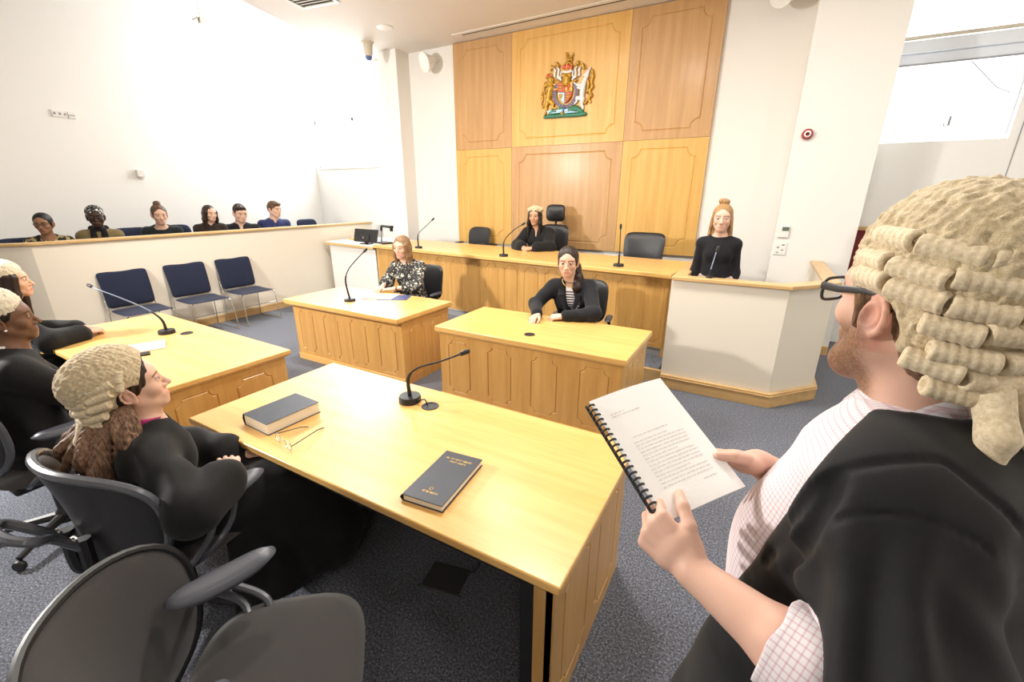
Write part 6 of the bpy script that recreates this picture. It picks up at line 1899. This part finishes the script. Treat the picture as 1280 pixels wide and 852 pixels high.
def near_man():
    base = (.23, .90, 0)
    pr = Person('standing man in a horsehair wig, glasses and black gown holding a white booklet', base)
    look = unit(V3(-.62, .78, .02))
    F = Fr((.240, .912, 1.655), look, sc=1.10)
    f = unit(V3(-.95, .31, 0)); r = rightof(f); l = -r
    N = V3(.280, .905, 1.475); P = V3(.185, .845, .95); ax = unit(N - P)
    sw = .200
    shL, shR = N - ax * .070 + l * sw, N - ax * .070 + r * sw
    eL, wL = V3(.205, .565, 1.185), V3(-.006, .652, 1.212)
    wR = V3(.072, .945, 1.283); eR = ik(shR, wR, .29, .25, -UP * .9 + r * .4)
    def beard(x, y, z):
        ax = np.abs(x)
        a = 1 / (1 + np.exp((z + .030 - .35 * np.clip(.03 - y, -.05, .04)) / .006))
        front = 1 / (1 + np.exp(-(y + .010) / .006))
        lipz = np.exp(-((ax / .024) ** 4) - (((z + .067) / .011) ** 4)) * (y > .07)
        side = np.exp(-((y - .014) / .014) ** 2) * (z < .02) * (z > -.05) * .8
        m = np.clip(np.maximum(a * front, side) * (1 - lipz), 0, 1) * .97 * (1 / (1 + np.exp(-(z + .152) / .006)))
        return m * (.86 + .14 * np.random.default_rng(3).uniform(-1, 1, len(x)))
    B = Solid()
    head_into(B, F, male=True, jaw=1.14)
    S_ = F.s
    for a, b in (((-.062, .0, -.066), (0, .076, -.116)), ((.062, .0, -.066), (0, .076, -.116))):
        B.cone(F.p(*a), F.p(*b), .018, .027, .025)                      # fuller bearded jaw
    neck_into(B, F, N + UP * .0, .062, .068)
    torso_into(B, P, N, r, f, 1.0, 1.0, -.015, (shL, shR), False, 0, .05, h_from=.3, shoulder_r=.05)
    B.chain([shL, eL], [.048, .046], .03); B.cone(eL, eL + (wL - eL) * .35, .046, .048, .02); B.cone(eL + (wL - eL) * .35, wL, .048, .029, .02)
    B.chain([shR, eR], [.048, .044], .03); B.cone(eR, eR + (wR - eR) * .35, .044, .044, .02); B.cone(eR + (wR - eR) * .35, wR, .044, .028, .02)
    hand_into(B, wL, (-.84, .30, .36), (-.38, -.86, .36), True, 1.04, ((.95, .55, .25), (1.0, .55, .25), (1.05, .55, .25), (1.1, .6, .3)), thumb=((.047, .050, -.012), (.060, .078, -.026), (.064, .098, -.046)), spread=.03)
    hand_into(B, wR, (-.86, -.42, .16), (.10, .52, .84), False, 1.04, ((.30, .35, .2), (.32, .35, .2), (.35, .4, .2), (.4, .4, .2)), thumb=((.046, .048, .004), (.052, .078, .006), (.046, .106, .002)), spread=.05)
    col = skin_color(F, (.68, .42, .32), (.52, .22, .19), (.10, .055, .03), .14, (.090, .040, .015), beard, browthick=.006)
    pr.add('body', B, .0030, M['skin'], col)
    eyes(F, pr.root, pr.off, (.10, .12, .12))
    # short brown hair under the wig
    H = Solid(); hair_cap(H, F, vol=.985, facecut=False)
    H.ell(F.p(0, -.055, -.055), V3(.060, .05, .05) * S_, .02, F.M)
    for q in (-1, 1): H.cone(F.p(q * .071, .022, .02), F.p(q * .073, .020, -.030), .012 * S_, .007 * S_, .015)
    H.warp(strands(F, .0012, 500)); H.ell(F.p(0, .125, -.030), V3(.086, .088, .13) * S_, .006, F.M, 'sub')
    for q in (-1, 1): H.ell(F.p(q * .088, -.004, -.025), V3(.020, .021, .036) * S_, .004, F.M, 'sub')
    pr.add('hair', H, .0034, mat_hair('short brown hair', (.07, .036, .018), (.24, .14, .075), (400, 400, 60)))
    barrister_wig(pr, F, N, M['wig'], front=.038, h=.0026, rows=((.096, -34, .090), (.068, -42, .097), (.041, -36, .100), (.013, 26, .102), (-.015, 34, .103), (-.043, 22, .101), (-.071, 38, .097)), curl_r=.0148, crown=.116, vol=1.07)
    # black rectangular glasses
    g = MB()
    for q in (-1, 1):
        c = (q * .033, .112, .002)
        pts = []
        for t in np.linspace(0, 2 * PI, 33)[:-1]:
            u, v = math.cos(t), math.sin(t); L = (abs(u) ** 4 + abs(v) ** 4) ** .25
            pts.append(tuple(F.p(c[0] + .0265 * u / L, c[1] - .010 * abs(c[0] + .0265 * u / L) / .06 + .004, c[2] + .0185 * v / L) - pr.off))
        rim = MB().tube(pts, .0028, 8, closed=True).build('glasses_rim', M['black'], pr.root, smooth=True)
        MB().add(pts, [tuple(range(len(pts)))]).build('lens', M['lens'], rim)
        MB().tube([tuple(F.p(*a) - pr.off) for a in ((q * .0605, .105, .010), (q * .070, .098, .011), (q * .079, .060, .014), (q * .083, .014, .021), (q * .083, -.010, .021), (q * .082, -.030, .0))], [.004, .0048, .0042, .0034, .003, .0026], 8, squash=(1.5, .7)).build('glasses_temple', M['black'], rim, smooth=True)
    MB().tube([tuple(F.p(*a) - pr.off) for a in ((-.008, .113, .007), (0, .116, .010), (.008, .113, .007))], .0026, 8).build('glasses_bridge', M['black'], pr.root, smooth=True)
    # shirt: body, collar, rolled sleeves
    Mb = np.stack([r, f, UP], 1)
    def bc(V): return (V - N) @ np.stack([f + r * .0, UP, r], 1)
    def bcs(V):
        q = (V - N) @ Mb
        ang = np.arctan2(q[:, 0], q[:, 1] + .25)
        return np.stack([ang * .36, q[:, 2], q[:, 0]], 1)
    G = Solid(); torso_into(G, P, N, r, f, 1.02, 1.12, .006, (shL, shR), False, 0, .05, shoulder_r=.055, h_from=0)
    G.ell(P + ax * .20 + f * .05, V3(.15, .125, .17), .06, Mb)
    G.chain([shL, eL], [.060, .062], .04); G.chain([shR, eR], [.060, .058], .04)
    G.ell(N + f * .012 + UP * .055, V3(.066, .072, .065), .004, Mb, 'sub')
    G.plane(P - UP * .05, -UP); G.warp(fold_fn(.0035, 38, 21))
    pr.add('shirt', G, .0045, M['check'], extra=bcs)
    C = Solid()
    C.cone(N - UP * .012, N + UP * .036 - f * .006, .082, .073, 0); C.cone(N - UP * .035 + f * .012, N + UP * .02, .094, .078, .012)
    C.ell(N + UP * .065 + f * .002, V3(.067, .069, .10), .003, Mb, 'sub'); C.cone(N + f * .07 + UP * .06, N + f * .10 - UP * .04, .028, .006, .004, 'sub'); C.plane(N - UP * .045, -UP)
    pr.add('shirt_collar', C, .0034, M['check'], extra=bcs)
    dL = unit(wL - eL)
    K = Solid(); a = eL + dL * .052; K.cone(eL - dL * .03, a, .068, .073, 0); K.cone(a, a + dL * .040, .076, .070, .006)
    K.cone(a + dL * .03, a + dL * .14, .056, .056, .003, 'sub'); K.plane(a + dL * .046, dL); K.warp(fold_fn(.0028, 75, 5))
    sd = unit(np.cross(dL, UP)); up2 = np.cross(sd, dL)
    def kc(V):
        q = V - eL; an = np.arctan2(q @ sd, q @ up2); return np.stack([q @ dL, an * .062, q @ sd], 1)
    pr.add('rolled_cuff', K, .0034, M['check'], extra=kc)
    # gown: yoke, open front, wide sleeves, full skirts
    W = Solid()
    torso_into(W, P, N, r, f, 1.06, 1.08, .022, (shL - UP * .004, shR), False, 0, .06, shoulder_r=.062)
    W.ell(N - f * .06 - ax * .06, V3(.15, .06, .07), .05, Mb)
    hem = V3(P[0] + .03, P[1] + .02, .24)
    W.oval(P + UP * .05, (P + hem) / 2, (.215, .165), (.255, .20), r, .08); W.oval((P + hem) / 2, hem, (.255, .20), (.30, .24), r, .06)
    W.oval(N - f * .09 - ax * .10, P - f * .16 + UP * .10, (.20, .08), (.26, .17), r, .08); W.oval(P - f * .16 + UP * .10, hem - f * .14, (.26, .17), (.34, .26), r, .08)
    W.oval(shR - UP * .02 - f * .03, eR - f * .12 - UP * .25, (.10, .09), (.16, .14), f, .08)
    dS = unit(eL - shL); sv = unit(np.cross(dS, UP)); uv = np.cross(sv, dS)
    def gathers(x, y, z):
        dx, dy, dz = x - shL[0], y - shL[1], z - shL[2]
        t = dx * dS[0] + dy * dS[1] + dz * dS[2]
        an = np.arctan2(dx * sv[0] + dy * sv[1] + dz * sv[2], dx * uv[0] + dy * uv[1] + dz * uv[2])
        fall = np.clip((t - .015) / .10, 0, 1)
        yoke = np.clip((.022 - np.abs(t - .015)) / .006, 0, 1) * np.clip((t - .010) / .004, 0, 1)
        return fall * .0085 * np.sin(an * 7 + .8 * np.sin(an * 3) + t * 5) - .004 / (1 + np.exp(np.clip((t - .015) / .006, -30, 30)))
    e2 = eL - unit(wL - eL) * .035
    W.cone(shL, e2 - UP * .0, .082, .098, .06); W.cone(e2 + V3(.01, .01, -.02), e2 + V3(.03, .05, -.30), .090, .075, .08)
    W.cone(e2 + V3(.05, .06, .0), e2 + V3(.07, .12, -.40), .085, .08, .08)
    W.chain([shR, eR], [.080, .11], .06); W.cone(eR, eR - UP * .28, .10, .07, .07)
    W.warp(fold_fn(.011, 26, 31, (.9, .5, .1), (.2, .8, .25)), lo=(-9, -9, 0), hi=(9, 9, 1.34))
    W.warp(gathers, lo=(-9, .2, .6), hi=(.42, .92, 1.5))
    W.warp(fold_fn(.003, 60, 33))
    # stitched yoke seam, sleeve seam and the deep folds beside the front facing
    for pts, r_ in (([(.118, .66, 1.422), (.139, .657, 1.459), (.172, .657, 1.485), (.208, .665, 1.499), (.251, .69, 1.499), (.268, .684, 1.491), (.30, .674, 1.47), (.343, .686, 1.429)], .0042),
                    ([(.142, .622, 1.401), (.159, .62, 1.424), (.189, .62, 1.439), (.224, .616, 1.449), (.267, .63, 1.438), (.304, .643, 1.415)], .0028),
                    ([(.143, .649, 1.455), (.13, .642, 1.402), (.122, .645, 1.339), (.125, .681, 1.246)], .010), ([(.121, .657, 1.429), (.107, .678, 1.351), (.095, .728, 1.222)], .007)):
        P_ = bezier(pts, 4); W.chain([tuple(q) for q in P_], [r_] * len(P_), r_ * 1.6, 'sub')
    # the front stays open: cut away what lies before the chest, and the sleeve mouth
    cut = unit(f * .86 + l * -.30 + UP * .0)
    W.plane(N + f * .046, unit(f + UP * .27 + r * .10), .01)
    W.cone(eL - dL * .02, eL + dL * .30, .076, .10, .010, 'sub')
    W.ell(N + f * .035 + UP * .065, V3(.125, .125, .100), .008, Mb, 'sub')
    W.plane(V3(0, 0, .24), -UP)
    pr.add('gown', W, .005, M['gown_near'])
    # legs
    T = Solid()
    for q in (-1, 1): T.chain([P + r * q * .09, P + r * q * .10 - UP * .42, V3(*(P + r * q * .10)[:2], .10)], [.10, .075, .058], .04)
    T.oval(P - UP * .05, P + UP * .06, (.175, .125), (.17, .12), r, .03)
    pr.add('trousers', T, .009, M['trousers'])
    for q in (-1, 1):
        an = V3(*(P + r * q * .10)[:2], 0); Sx = Solid(); Sx.oval(an + UP * .05 - f * .06, an + UP * .038 + f * .18, (.040, .048), (.045, .03), r, .02); Sx.cone(an + UP * .05, an + UP * .12, .047, .05, .02); Sx.plane(an, -UP); pr.add('shoe', Sx, .007, M['shoe'])
near_man()

# comb-bound booklet held by the standing man
def booklet():
    o3 = V3(-.274, .829, 1.389)
    u = unit(V3(.201, -.142, -.128)); w = V3(.121, .143, .038); w = unit(w - u * (w @ u)); n = np.cross(u, w)
    if n[2] < 0: n = -n
    Lh, Lw = .280, .195
    o = thing('booklet', 'white comb-bound booklet of printed pages in the hands of the standing man', 'booklet', tuple(o3))
    Mx = Matrix(((w[0], -u[0], n[0], 0), (w[1], -u[1], n[1], 0), (w[2], -u[2], n[2], 0), (0, 0, 0, 1)))   # x across, y up the page, z out of the page
    if Mx.to_3x3().determinant() < 0: raise ValueError('page frame')
    mb = MB(); k = 12
    for i in range(3):
        z0 = -.004 + i * .002
        mb2 = MB()
        vs = []; fs = []
        for j in range(k + 1):
            x = .006 + (Lw - .006) * j / k; b = .004 * math.sin(PI * j / k) - .010 * (j / k) ** 2
            vs += [(x, 0, z0 + b), (x, -Lh, z0 + b), (x, 0, z0 + b + .0014), (x, -Lh, z0 + b + .0014)]
        for j in range(k):
            a = 4 * j; c = a + 4
            fs += [(a + 2, a + 3, c + 3, c + 2), (a, c, c + 1, a + 1), (a, a + 2, c + 2, c), (a + 1, c + 1, c + 3, a + 3)]
        fs += [(0, 1, 3, 2), (4 * k, 4 * k + 2, 4 * k + 3, 4 * k + 1)]
        mb2.add(vs, fs, Mx).build('pages', M['paper'], o, smooth=True, angle=30)
    def zt(x): t = (x - .006) / (Lw - .006); return .0014 + .004 * math.sin(PI * t) - .010 * t * t + .0008
    t = MB()
    rs = random.Random(3)
    def line_(x0, x1, y, h):
        nseg = 6
        for s in range(nseg):
            a, b = x0 + (x1 - x0) * s / nseg, x0 + (x1 - x0) * (s + 1) / nseg
            t.add([(a, y, zt(a)), (b, y, zt(b)), (b, y - h, zt(b)), (a, y - h, zt(a))], [(0, 1, 2, 3)], Mx)
    def words_(x0, x1, y, h):
        x = x0
        while x < x1 - .002:
            e = min(x1, x + rs.uniform(.004, .013)); line_(x, e, y, h); x = e + .0022
    words_(.030, .062, -.048, .0016); words_(.030, .098, -.055, .0018)
    words_(.045, .130, -.112, .0016)
    for i in range(14): words_(.040, .158 if i % 5 else .12, -.124 - i * .0078, .0015)
    words_(.125, .158, -.238, .0014)
    t.build('printed_text', M['ink'], o, weld=False)
    for i in range(21):
        y = -.012 - i * (Lh - .024) / 20
        ring = [Mx @ Vector((.006 + .0085 * math.cos(a) - .003, y, -.002 + .0085 * math.sin(a))) for a in np.linspace(-.5, PI + .9, 12)]
        MB().tube(ring, .0024, 6).build('comb_ring', M['black'], o, smooth=True)
    MB().tube([Mx @ Vector((-.0045, -.006, -.004)), Mx @ Vector((-.0045, -Lh + .006, -.004))], .0035, 6).build('comb_spine', M['black'], o, smooth=True)
booklet()
sc = bpy.context.scene
sc.view_settings.view_transform = 'Standard'
sc.view_settings.look = 'None'
sc.view_settings.gamma = 1
sc.view_settings.use_curve_mapping = False
sc.view_settings.exposure = 0.45
sc.cycles.use_denoising = True
sc.cycles.max_bounces = 8
sc.cycles.diffuse_bounces = 5
sc.cycles.sample_clamp_indirect = 8
